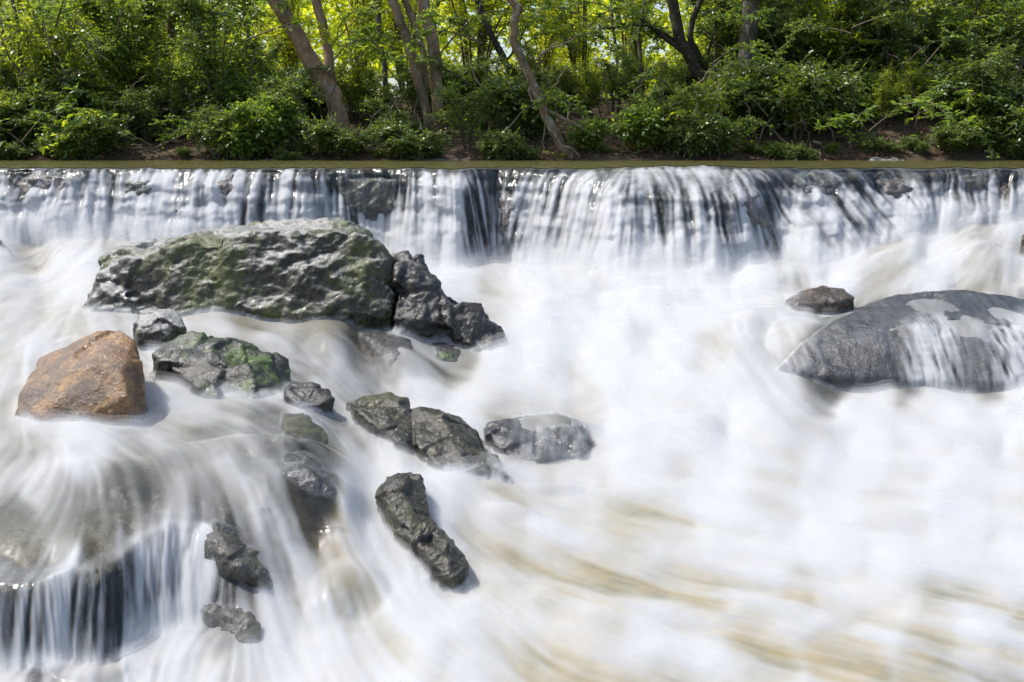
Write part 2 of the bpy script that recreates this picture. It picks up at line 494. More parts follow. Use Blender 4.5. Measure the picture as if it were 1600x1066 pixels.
YF2 = YL2 - np.interp(ug, [-400, 0, 120, 200, 260, 330], [.07, .07, .10, .16, .22, .20])[None]
lipz = np.interp(ug, LU, LZ)[None]
ftz = np.interp(ug, [-400, 0, 200, 330], [-1.04, -1.04, -1.04, -1.03])[None]
q = np.clip((YL2 - YY) / (YL2 - YF2), 0, 1)
led = lipz + (ftz - lipz) * (0.25 * q + .75 * q ** 1.4)
led = np.where(YY > YL2, np.maximum(Zb, lipz + (YY - YL2) * 0.05), np.where(YY < YF2, np.minimum(ftz, Zb), led))
mL = np.clip((350 - UU) / 70, 0, 1) * np.clip((2.95 - YY) / .25, 0, 1)
mL = mL * mL * (3 - 2 * mL)
Z = (Z * (1 - mL) + led * mL).astype(np.float32)
ledge = (mL * np.clip((YL2 - YY) / .03 + .3, 0, 1) * np.clip((YY - YF2) / .03 + 1, 0, 1)).astype(np.float32)
ltop = q
Z = blur(Z, 6, 0); Z = blur(Z, 4, 0)
Z = blur(Z, 1, 1)

lipz_ = .011 * perlin(ug / 52.0, 61.0, 0) + .007 * perlin(ug / 19.0, 64.0, 0) + .020 * np.exp(-((ug - 1075) / 90.0) ** 2)
Z += (lipz_[None] * np.exp(-((YY - YL[None]) / .14) ** 2)).astype(np.float32)
# drowned rocks that the water climbs over: photo position of centre, distance, half sizes (m), height, turn
DOMES = [
    (1250, 5.15, .22, .14, .05, 0), (860, 3.62, .20, .14, .075, .2),
    (1200, 4.75, .30, .18, .05, .5), (620, 4.30, .18, .16, .04, 0), (520, 4.35, .14, .13, .035, 0),
    (430, 3.02, .30, .12, .030, .1), (470, 2.82, .17, .10, .035, -.3), (100, 2.75, .30, .14, .02, 0),
    (800, 2.92, .10, .05, .025, -.3), (870, 3.15, .10, .04, .02, 0), (530, 2.45, .1, .1, .03, 0),
    (690, 4.95, .12, .12, .05, 0), (1020, 6.05, .35, .12, .07, 0), (1010, 5.6, .3, .1, -.03, 0), (1560, 5.9, .4, .3, .05, 0)]
for (u, Y, rx, ry, h, rt) in DOMES:
    x = (u - 800) / F * Y
    dx = XX - x; dy = YY - Y
    c, s = math.cos(rt), math.sin(rt)
    r2 = ((dx * c + dy * s) / rx) ** 2 + ((-dx * s + dy * c) / ry) ** 2
    Z += (h * np.clip(1 - r2 * 0.8, 0, 1) ** 1.5).astype(np.float32)

dx = XX - 1.80; dy = YY - 4.36                # the wide drowned boulder: a flat-topped swell that drops steeply in front
r2 = (dx / .66) ** 2 + (dy / np.where(dy < 0, .30, .5)) ** 2
Z += (.235 * np.interp(UU, [1250, 1390, 1470], [.46, .70, .94]) * np.clip(1 - r2 ** 1.6, 0, 1) ** .8 * (1 - .12 * perlin(XX * 4, YY * 4, 8.0))).astype(np.float32)

# ---- flow field
FLOW = [(0, 430, -.3, -1), (60, 500, .3, -1), (250, 560, .5, -1), (0, 600, .3, -1), (250, 620, .6, -.8), (100, 700, 1, -.35), (300, 680, 1, -.4), (450, 700, .8, -.7), (200, 760, .8, -.5),
        (500, 760, .6, -1), (380, 800, .5, -1), (100, 850, .3, -1), (0, 900, 0, -1), (250, 860, 0, -1), (560, 700, .6, -1), (560, 850, .2, -1), (620, 960, .6, -1), (480, 900, .5, -.9),
        (400, 520, 1, -.2), (550, 520, .8, -.6), (600, 580, .3, -1), (480, 580, .1, -1), (700, 600, .8, -.6), (700, 430, .5, -.9), (850, 430, .1, -1), (1000, 430, 0, -1), (1200, 430, -.3, -1),
        (1500, 400, -1, -.5), (1600, 350, -.6, -1), (1400, 440, -.7, -.8), (1200, 500, -.45, -1), (900, 480, .2, -1), (1000, 520, -.3, -1), (1150, 540, 0, -1), (1220, 580, .3, -1), (900, 600, .7, -.8), (1100, 620, .8, -.6),
        (1400, 640, 1, -.4), (1600, 640, 1, -.5), (1500, 560, 0, -1), (740, 640, 1, -.4), (850, 660, 1, -.5), (950, 720, .9, -.7), (1200, 740, 1, -.5), (1500, 760, 1, -.5), (850, 780, .7, -.5), (700, 780, .6, -1),
        (900, 880, .7, -.6), (1100, 880, 1, -.5), (1400, 880, 1, -.5), (800, 950, .5, -.8), (1000, 980, .9, -.5), (1300, 1000, 1, -.45), (1600, 1000, 1, -.4), (700, 1020, .7, -.5)]
fp = np.array([[u, gco(dist_z(v, np.interp(v, [262, 415, 500, 600, 700, 1066], [0, -.6, -.67, -.8, -.88, -1.05]))), a, b] for u, v, a, b in FLOW])


def soft(px, py, vals, rad):
    acc = [0] * len(vals); ws = 1e-9
    for i in range(len(px)):
        d2 = (CU - px[i]) ** 2 + (CG - py[i]) ** 2
        r = rad if np.isscalar(rad) else rad[i]
        wgt = np.exp(-d2 / (2 * r * r)) + 2e-3 / (1 + d2 / 1e4)
        ws = ws + wgt
        for k in range(len(vals)): acc[k] = acc[k] + wgt * vals[k][i]
    return [upsample(cu, cg, a / ws) for a in acc]


fx, fy = soft(fp[:, 0], fp[:, 1], [fp[:, 2], fp[:, 3]], 60)
Zs = blur(blur(Z, 14, 0), 8, 1)
gyr = np.gradient(Zs, axis=0) / DY
gu = np.gradient(Zs, (U1 - U0) / (NU - 1), axis=1)
gxw = gu * F / YY                       # dz/dx at constant Y
inweir = np.clip((YY - YF[None] + 0.15) / 0.3, 0, 1)
kf = (0.38 + 1.22 * np.maximum(inweir, mL * np.clip((YL2 + .03 - YY) / .05, 0, 1))).astype(np.float32)
vx = fx * (1 - inweir) - kf * gxw * (1 - 0.6 * inweir)
vy = fy * (1 - inweir) - kf * gyr - 0.8 * inweir
fan = np.interp(ug, [-400, 0, 200, 400, 560, 700, 760, 820, 960, 1010, 1170, 1230, 1400, 1480, 1600, 2000], [0, -.2, .15, -.2, .3, .6, .1, -1.5, -.6, 0, .2, 1.5, 1.2, -.5, -.8, -.5])
fan = (fan + .5 * perlin(ug / 90, 31.0, 0.0) + .3 * perlin(ug / 35, 33.0, 0.0))[None] * inweir
vx = vx + fan * np.abs(vy) * .5
vx = vx * (1 - .7 * ledge)
# rocks that the current parts around: u, Y, radius
ROCKS_OB = [(370, 5.15, .75), (700, 4.75, .30), (130, 3.35, .22), (370, 3.78, .26), (245, 4.45, .12), (660, 3.35, .22), (740, 3.15, .18),
            (650, 2.75, .12), (690, 2.5, .10), (500, 3.5, .08)]
for (u, Y, R) in ROCKS_OB:
    x = (u - 800) / F * Y
    dx = XX - x; dy = YY - Y
    r = np.hypot(dx, dy) + 1e-4
    k = np.clip(1.5 - r / R, 0, 1)
    vn = (vx * dx + vy * dy) / r
    cut = np.minimum(vn, 0) * k
    vx -= cut * dx / r; vy -= cut * dy / r
sp = np.hypot(vx, vy) + 1e-5
vx /= sp; vy /= sp
slope = np.clip(np.abs(gxw * vx + gyr * vy), 0, 6)

# ---- streaks: three noises smeared along the flow
ds = 0.011
st_h = ds / np.sqrt(1 + slope ** 2)
dU = (st_h * F * (vx * YY - XX * vy) / YY ** 2) / ((U1 - U0) / (NU - 1))
dV = (st_h * vy) / DY
n_f = rng.normal(size=(NY, NU)).astype(np.float32)
n_f = blur(blur(n_f, 5, 0), 1, 1)
n_m = perlin(XX * 42, YY * 42, 1.5)
n_b = perlin(XX * 11, YY * 11, 7.5)
n_c = perlin(XX * 5, YY * 5, 2.0) + 0.5 * perlin(XX * 13, YY * 13, 4.0)
acc = [np.zeros((NY, NU), np.float32) for _ in range(4)]
II, JJ = np.meshgrid(np.arange(NU, dtype=np.float32), np.arange(NY, dtype=np.float32))
jr = rng.random((NY, NU), dtype=np.float32)
for sgn in (1, -1):
    pi, pj = II.copy(), JJ.copy()
    for k in range(20):
        ja = np.roll(jr, 977 * k + 13); jb = np.roll(jr, 1409 * k + 5071)
        ii = np.clip(pi + ja, 0, NU - 1).astype(np.int32); jj = np.clip(pj + jb, 0, NY - 1).astype(np.int32)
        flat = jj * NU + ii
        acc[0] += n_f.ravel()[flat]; acc[1] += n_m.ravel()[flat]; acc[2] += n_b.ravel()[flat]; acc[3] += n_c.ravel()[flat]
        pi += sgn * dU.ravel()[flat]; pj += sgn * dV.ravel()[flat]
acc = [blur(blur(blur(a, 2, 0), 3, 0), 1, 1) for a in acc]
acc[0] = np.where(slope > .7, acc[0], blur(blur(acc[0], 4, 1), 2, 1) * 1.6)
st_f, st_m, st_b, st_c = [(a - a.mean()) / a.std() for a in acc]
del n_f, n_m, n_b, acc

# ---- how much foam, how murky
PAINT = [  # u, v, foam, murk
    (-200, 440, .8, 1), (0, 435, .85, 1), (60, 455, .6, .9), (0, 480, .5, .8), (110, 440, .85, .9), (90, 490, .5, .8), (50, 520, .7, .9), (0, 560, .6, .8), (120, 560, .6, .8), (-200, 600, .6, .8),
    (300, 510, .45, .5), (400, 505, .25, .5), (500, 500, .20, .5), (330, 530, .6, .6), (420, 540, .55, .5), (280, 590, .75, .8), (240, 640, .7, .6), (310, 630, .6, .4), (30, 620, .6, .8),
    (560, 500, .35, .3), (620, 520, .25, .1), (560, 540, .25, .1), (480, 570, .3, .1), (600, 580, .45, .1), (650, 560, .3, .1), (540, 600, .6, .2), (700, 540, .45, .2), (720, 560, .3, .3), (650, 610, .85, 1),
    (700, 430, .92, 1), (850, 430, .95, 1), (1000, 430, .92, 1), (900, 465, .75, 1), (1000, 460, .85, 1), (1150, 440, .97, 1), (1120, 475, .92, 1), (1300, 420, .96, 1), (1450, 410, .9, 1), (1600, 400, .85, 1), (1600, 340, .8, 1),
    (1750, 400, .9, 1), (850, 500, .97, 1), (950, 500, 1, 1), (1050, 500, .92, 1), (1180, 480, .9, 1), (1200, 510, .55, .5), (1120, 550, .55, .6), (1250, 470, .6, .4), (1400, 440, .5, .6), (1550, 440, .5, .6),
    (850, 550, .95, 1), (960, 570, .88, 1), (1050, 560, .85, 1), (780, 590, .93, 1), (850, 630, .75, 1), (980, 620, .85, 1), (1120, 600, .8, 1), (1180, 580, .75, .9), (1350, 610, .8, 1), (1500, 620, .9, 1), (1600, 600, .9, 1),
    (1350, 500, .1, 0), (1300, 560, .12, 0), (1450, 540, .2, 0), (1500, 480, .12, 0), (1550, 560, .5, .1), (1480, 580, .6, .2), (1400, 475, .1, 0), (1600, 500, .2, .1), (1550, 500, .15, 0),
    (740, 625, .7, 1), (780, 640, .4, .5), (850, 650, .45, .2), (900, 680, .25, .1), (820, 690, .3, .1), (930, 650, .6, .8),
    (1000, 680, .85, 1), (1150, 690, .8, 1), (1350, 700, .86, 1), (1550, 690, .82, 1), (1800, 700, .9, 1), (1200, 650, .75, 1), (1450, 660, .78, 1),
    (840, 740, .6, .9), (900, 740, .75, 1), (1000, 750, .78, 1), (1120, 770, .88, 1), (1300, 770, .99, 1), (1500, 780, 1, 1),
    (740, 720, .7, 1), (50, 680, .75, .5), (130, 710, .85, .5), (60, 740, .7, .4), (230, 680, .55, .3), (330, 680, .35, .15), (430, 670, .25, .05), (480, 690, .2, 0), (280, 740, .4, .15), (400, 730, .3, .05),
    (500, 740, .15, 0), (480, 770, .2, 0), (440, 760, .45, .1), (100, 790, .3, .2), (200, 780, .25, .1), (30, 830, .2, .2), (150, 840, .25, .15), (250, 790, .3, .1), (330, 800, .3, .1), (400, 800, .5, .2), (450, 830, .55, .3),
    (540, 660, .4, .2), (520, 690, .35, .2), (560, 690, .4, .2), (560, 730, .92, 1), (620, 730, .8, 1), (700, 770, .85, 1), (740, 810, .6, .8), (570, 790, .92, 1), (560, 850, .9, 1), (600, 900, .75, 1), (540, 880, .75, .8), (500, 900, .55, .4),
    (620, 960, .85, 1), (560, 980, .92, 1), (450, 900, .45, .2), (480, 950, .55, .4), (530, 930, .5, .5),
    (800, 820, .4, .7), (860, 810, .65, 1), (760, 830, .6, .9), (900, 840, .55, 1), (980, 830, .35, 1), (1000, 810, .45, 1), (1120, 830, .8, 1), (1300, 840, 1, 1), (1500, 850, 1, 1), (1060, 850, .6, 1),
    (760, 890, .65, 1), (850, 890, .55, 1), (930, 880, .35, 1), (1050, 900, .5, 1), (1200, 890, .75, 1), (1400, 900, .96, 1), (1580, 900, .95, 1), (1100, 940, .45, 1), (1000, 945, .5, 1),
    (700, 950, .8, 1), (800, 960, .6, 1), (880, 950, .35, 1), (1250, 950, .5, 1), (1400, 950, .55, 1), (1550, 950, .75, 1), (1300, 935, .8, 1), (960, 960, .25, 1),
    (500, 1000, .9, 1), (650, 1010, .85, 1), (780, 1010, .7, 1), (900, 1010, .3, 1), (1020, 990, .7, 1), (1080, 1000, .65, 1), (1180, 1010, .35, 1), (1300, 1020, .25, 1), (1450, 1000, .3, 1), (1600, 1000, .45, 1),
    (300, 1050, .95, 1), (450, 1050, .92, 1), (600, 1060, .9, 1), (750, 1060, .8, 1), (900, 1060, .45, 1), (1050, 1050, .55, 1), (1200, 1055, .3, 1), (1350, 1060, .2, 1), (1450, 1060, .35, 1), (1600, 1060, .55, 1), (1800, 1000, .5, 1),
    (0, 940, .45, .0), (60, 960, .30, .0), (120, 940, .5, 0), (100, 1000, .35, 0), (200, 900, .7, 0), (250, 860, .65, 0), (300, 860, .55, 0), (200, 980, .75, 0), (280, 960, .75, .1), (260, 920, .7, 0), (330, 930, .75, .1), (380, 960, .5, .1), (420, 960, .8, .3),
    (340, 860, .12, 0), (370, 880, .1, 0), (400, 880, .25, 0), (320, 830, .3, 0), (0, 1045, .85, .8), (120, 1045, .85, .8), (200, 1040, .9, .8), (0, 1100, .9, 1), (300, 1150, .9, 1), (-200, 1000, .4, 0), (-200, 800, .3, .2), (-250, 700, .6, .5),
]
UVr, VVr = proj(XX[::4, ::4], YY[::4, ::4], Z[::4, ::4])
sub = (YY < (YF[None] + .1))[::4, ::4]
pu = []
for (u, v, f_, m_) in PAINT:
    if u < 530 and 675 < v < 860: f_ = max(.06, f_ - .13)
    if u > 690 and 420 < v < 800 and f_ > .6: f_ = min(1, f_ + .13)
    cost = np.where(sub, (UVr - u) ** 2 + (VVr - v) ** 2, 1e12)
    k = np.argmin(cost); j, i = np.unravel_index(k, cost.shape)
    pu.append((UU[::4, ::4][j, i] if -400 < u < 2000 else u, gco(YY[::4, ::4][j, i]), f_, m_))
pu = np.array(pu)
foam, murk = soft(pu[:, 0], pu[:, 1], [pu[:, 2], pu[:, 3]], 17)
# weir foam
WT = np.array([(-450, .3, .95), (0, .22, .97), (60, .25, .97), (130, .22, .97), (190, .6, .95), (300, .62, .97), (380, .55, .8), (450, .6, .9), (520, .5, .9), (545, .12, .7), (600, .12, .95), (640, .45, .95),
               (720, .65, .92), (762, .25, .35), (790, .2, .3), (815, .3, .8), (880, .5, .92), (950, .55, .92), (985, .45, .65), (1060, .5, .92), (1160, .5, .9), (1200, .2, .45), (1235, .3, .75), (1290, .45, .9), (1340, .3, .6), (1400, .3, .9),
               (1450, .3, .8), (1520, .35, .85), (1600, .4, .95), (2100, .4, .95)])
ft = np.interp(ug, WT[:, 0], WT[:, 1])[None]; fb = np.interp(ug, WT[:, 0], WT[:, 2])[None]
ts = np.interp(ug, [0, 930, 970, 1170, 1200, 1240, 1400, 1420, 2000], [.12, .12, .34, .36, .4, .12, .12, .2, .15])[None]
tt = np.clip((TW - ts) / .5, 0, 1)
wf = ft * 1.15 + (fb - ft * 1.15) * tt ** 0.8
s0 = np.interp(ug, [-400, 0, 120, 150, 300, 480, 520, 620, 650, 740, 765, 800, 830, 930, 960, 1180, 1220, 1400, 1440, 1600, 2000],
               [.15, .24, .24, .10, .08, .12, .30, .34, .16, .12, .3, .3, .16, .10, .02, .05, .26, .30, .24, .20, .2])
s0 = s0 + .10 * perlin(ug / 26.0, 41.0, 0) + .08 * perlin(ug / 9.0, 44.0, 0)
wf = wf * (.12 + .88 * np.clip((TW - s0[None]) / .10 + .3, 0, 1))
wf = wf + np.clip(TW - .86, 0, 1) * 4
inw = np.clip((YY - YF[None]) / 0.06 + 0.5, 0, 1)
pool = np.clip((YY - YL[None]) / 0.05 + 0.5, 0, 1)
foam = foam * (1 - inw) + wf * inw
murk = murk * (1 - inw) + 0.0 * inw
murk = murk * (1 - pool) + 0.4 * pool
lf = np.interp(ug, [-400, 0, 60, 110, 140, 200, 240, 300, 340], [.6, .66, .58, .62, .74, .8, .76, .66, .55])[None]
lf = lf + 1.0 * np.clip(ltop - .7, 0, 1)
foam = foam * (1 - ledge) + lf * ledge; murk = murk * (1 - ledge)
for (u, Y, R) in ROCKS_OB[2:]:
    r = np.hypot(XX - (u - 800) / F * Y, YY - Y) / R
    foam = foam + .22 * np.exp(-((r - 1.1) / .22) ** 2) * (1 - foam) * (1 + .5 * st_b)
steep = np.clip(slope / 0.8, 0, 1)
steep = np.maximum(steep, ledge)
foam = np.clip(foam, 0, 1)
amp = (4 * foam * (1 - foam)) ** 0.6 + 0.10
amp = amp * (1 - .45 * (1 - np.clip(murk, 0, 1)) * (1 - inw) * (1 - ledge))
sv = (0.45 + .2 * ledge + .1 * inw) * st_m + (0.5 - .2 * ledge - .1 * inw) * st_b + (0.3 + .25 * ledge + .15 * inw) * st_f
calm = np.clip(murk * (1 - inw), 0, 1)
foam2 = foam + sv * amp * (0.15 + 0.24 * steep) * (1 - .5 * calm * np.clip((YY - 2.4) / .9, 0, 1)) 
cloud = st_c * .45
foam2 += cloud * 0.16 * amp * (1 - steep)
steps = perlin(XX * 1.7, Z * 15 + XX * .8, 3.7)
foam2 += .10 * steps * inw
trough = .6 * perlin(XX * 3.2, YY * 3.2, 12.0) + .3 * st_c
foam2 += .07 * trough * calm * amp
foam2 += .10 * trough * calm * np.clip((3.2 - YY) / 1.2, 0, 1)
foam2 *= 1 - pool
foam2 = np.clip(foam2, 0, 1)
foam2 = foam2 * foam2 * (3 - 2 * foam2) * 0.35 + foam2 * 0.65
disp = (0.0016 * st_b + 0.0006 * st_m + 0.0001 * st_f) * (1 - pool) * (0.35 + 1.4 * steep)
rel = fbm(XX * 5, Z * 7, YY * 2, 3)
wave = perlin(XX * 3.2, YY * 3.2, 12.0) * 0.018 + .004 * st_c * calm + perlin(XX * 8, YY * 8, 15.0) * 0.005
Z2 = Z + wave * (1 - inweir)
bank_rel = inweir * np.clip(TW * 6, 0, 1) * np.clip((1 - TW) * 4, 0, 1)
relo = (-0.030 * rel - .022 * steps) * bank_rel
Yoff = -disp * 1.5 * steep * inweir + relo
Z2 = Z2 + disp

# ---- resample into mesh columns with rows spent where they are seen
def build_sheet(ncol, nrow, u_lo, u_hi):
    ui = np.linspace(u_lo, u_hi, ncol)
    fi = np.clip((ui - U0) / (U1 - U0) * (NU - 1), 0, NU - 1.001)
    i = fi.astype(int); a = (fi - i).astype(np.float32)
    def col(A): return A[:, i] * (1 - a) + A[:, i + 1] * a
    zc = col(Zs); xx = (ui[None] - 800) / F * yg[:, None]
    uv_u, uv_v = proj(xx, yg[:, None], col(blur(Z, 5, 1)))
    dv = np.abs(np.diff(uv_v, axis=0)); dz = np.abs(np.diff(zc, axis=0))
    m = dv + 60 * np.hypot(dz, np.diff(yg)[:, None])
    cs = np.vstack([np.zeros(ncol), np.cumsum(m, axis=0)])
    cs = blur(cs.astype(np.float32), 3, 1)
    tgt = np.linspace(0, 1, nrow)
    fj = np.empty((nrow, ncol), np.float32)
    for c in range(ncol):
        fj[:, c] = np.interp(tgt * cs[-1, c], cs[:, c], np.arange(NY))
    j = np.clip(fj.astype(int), 0, NY - 2); b = fj - j
    ci = np.arange(ncol)[None]
    def samp(A):
        A = col(A)
        return A[j, ci] * (1 - b) + A[j + 1, ci] * b
    ym = np.interp(fj, np.arange(NY), yg)
    return ui, ym, samp


ui, ym, samp = build_sheet(1250, 950, -400, 2000)
Zm = samp(Z2); ymo = ym + samp(Yoff)
xm = (ui[None] - 800) / F * ym
V = np.stack([xm, ymo, Zm], -1).reshape(-1, 3)
fine = samp(0.5 + (0.10 * st_m + 0.06 * st_f + 0.12 * st_b) * (1 - .4 * calm))
me = mesh_from('river_water', V, quads=grid_quads(950, 1250),
               attrs={'foam': samp(foam2), 'murk': samp(murk), 'fine': fine})
river = link('river_water', me, M['water'])
tag(river, kind='structure')

# spray: thin veils of droplets hanging just over the foam
def mat_mist():
    b = NB('spray')
    a = b.attr('alpha')
    df = b.n('BsdfDiffuse', {'Color': (0.775, 0.79, 0.805, 1)}).outputs[0]
    tl = b.n('BsdfTranslucent', {'Color': (0.775, 0.79, 0.805, 1)}).outputs[0]
    fm = b.n('MixShader', {0: 0.45, 1: df, 2: tl}).outputs[0]
    tr = b.n('BsdfTransparent').outputs[0]
    return b.done(b.n('MixShader', {0: a, 1: tr, 2: fm}).outputs[0])


M['mist'] = mat_mist()
mu, mym, msamp = build_sheet(520, 420, -400, 2000)
mz = msamp(Z2); mx = (mu[None] - 800) / F * mym
mn = np.stack([-msamp(gxw) * .4, np.clip(-msamp(gyr), -.5, .8) * .8, np.ones_like(mz)], -1); mn /= np.linalg.norm(mn, axis=-1, keepdims=True)
for k, off in enumerate((.010, .022, .036)):
    pz = perlin(mx * 6, mym * 6, 3.0 * k) * .5 + perlin(mx * 14, mym * 14, 5.0 * k) * .3
    al = np.clip(msamp(foam2 * (1 - .75 * ledge * np.clip(1.6 - 1.6 * ltop, 0, 1)) * (1 - .75 * np.clip(1 - (TW - .5) * 2, 0, 1) * inw)) - .48 + .25 * pz, 0, 1) * (.55, .42, .28)[k]
    vv = np.stack([mx, mym + msamp(Yoff), mz], -1) + mn * (off * (1 + .35 * pz) * np.clip(mym / 3.5, .55, 1.4) * (1 + .8 * np.exp(-(msamp((YY - YF[None])) / .14) ** 2) + .6 * np.exp(-(msamp(YY - YF2) / .05) ** 2) * msamp(mL)))[..., None]
    o = link('spray_veil', mesh_from('spray_veil', vv.reshape(-1, 3), quads=grid_quads(420, 520), attrs={'alpha': al}), M['mist'])
    tag(o, kind='structure')

# riverbed: the same lie of the land a few centimetres under the water
ui, ym, samp = build_sheet(700, 560, -400, 2000)
Zm = samp(np.minimum(blur(Z, 3, 0), Z)); xm = (ui[None] - 800) / F * ym
gyn = samp(gyr); gxn = samp(gxw)
nn = np.stack([-gxn, -gyn, np.ones_like(gxn)], -1); nn /= np.linalg.norm(nn, axis=-1, keepdims=True)
dep = samp(0.022 + 0.10 * murk * (1 - inw)) + 0.014 * fbm(xm * 9, ym * 9, Zm * 9, 4)
Vb = np.stack([xm, ym + samp(relo), Zm], -1) - nn * dep[..., None]
me = mesh_from('riverbed', Vb.reshape(-1, 3), quads=grid_quads(560, 700))
tag(link('riverbed', me, M['bed']), kind='structure')

# upper pool, beyond the lip
pu_ = np.linspace(-400, 2000, 900)
ylp = np.interp(pu_, ug, YL) + .02
pt = np.linspace(0, 1, 140)[:, None] ** 1.3
PY = ylp[None] + (10.7 - ylp[None]) * pt
PX = (pu_[None] - 800) / F * PY
PZ = np.interp(pu_, ug, lipz_)[None] * np.exp(-((PY - np.interp(pu_, ug, YL)[None]) / .14) ** 2) + .004 + perlin(PX * 2, PY * 5, 3.0) * .002 * (1 - np.exp(-(PY - ylp[None]) / .1))
me = mesh_from('upper_pool', np.stack([PX, PY, PZ], -1).reshape(-1, 3), quads=grid_quads(140, 900))
tag(link('upper_pool', me, M['pool']), kind='structure')


# ------------------------------------------------------------------ rocks
def water_z(x, y):
    u = 800 + x / y * F
    i = np.clip((u - U0) / (U1 - U0) * (NU - 1), 0, NU - 1).astype(int)
    j = np.clip(np.searchsorted(yg, y), 0, NY - 1)
    return Z2[j, i]


def veil(o, fn, ck=1.0):                     # water running thinly over a rock, and the foam collar round its foot
    me = o.data
    n = len(me.vertices)
    co = np.empty(n * 3, np.float32); me.vertices.foreach_get('co', co); co = co.reshape(-1, 3) + np.array(o.location, np.float32)
    no = np.empty(n * 3, np.float32); me.vertices.foreach_get('normal', no); no = no.reshape(-1, 3)
    if co[:, 1].mean() > 9: return
    u, v = proj(co[:, 0], co[:, 1], co[:, 2])
    hgt = co[:, 2] - water_z(co[:, 0], co[:, 1])
    nz = perlin(co[:, 0] * 9, co[:, 1] * 9, co[:, 2] * 4)
    st = perlin(co[:, 0] * 48, co[:, 1] * 7, co[:, 2] * 6) + .6 * perlin(co[:, 0] * 110, co[:, 1] * 14, co[:, 2] * 9)
    sc = .022 * np.clip(co[:, 1] / 3.5, .6, 1.4)
    a = np.clip(1 - hgt / (sc * (1 + .9 * nz)), 0, 1) ** 1.5 * .75 * (ck(u, v) if callable(ck) else ck)
    f = np.zeros(n) + fn(u, v, hgt)
    a = np.maximum(a, np.clip(f * (1 + 1.1 * st), 0, .95) * (f > 0))
    if a.max() < .02: return
    off = .006 + .004 * nz + .004 * st * (f > 0)
    co = co + no * off[:, None]
    polys = [tuple(p.vertices) for p in me.polygons]
    Q = np.array([p for p in polys if len(p) == 4]); T = np.array([p for p in polys if len(p) == 3])
    keep = lambda A: A[(a[A] > .004).any(1)] if len(A) else A
    Q = keep(Q); T = keep(T)
    if not len(Q): return
    w_ = link('water_veil', mesh_from('water_veil', co, quads=Q, tris=T, attrs={'alpha': a}), M['mist'])
    tag(w_, kind='structure')


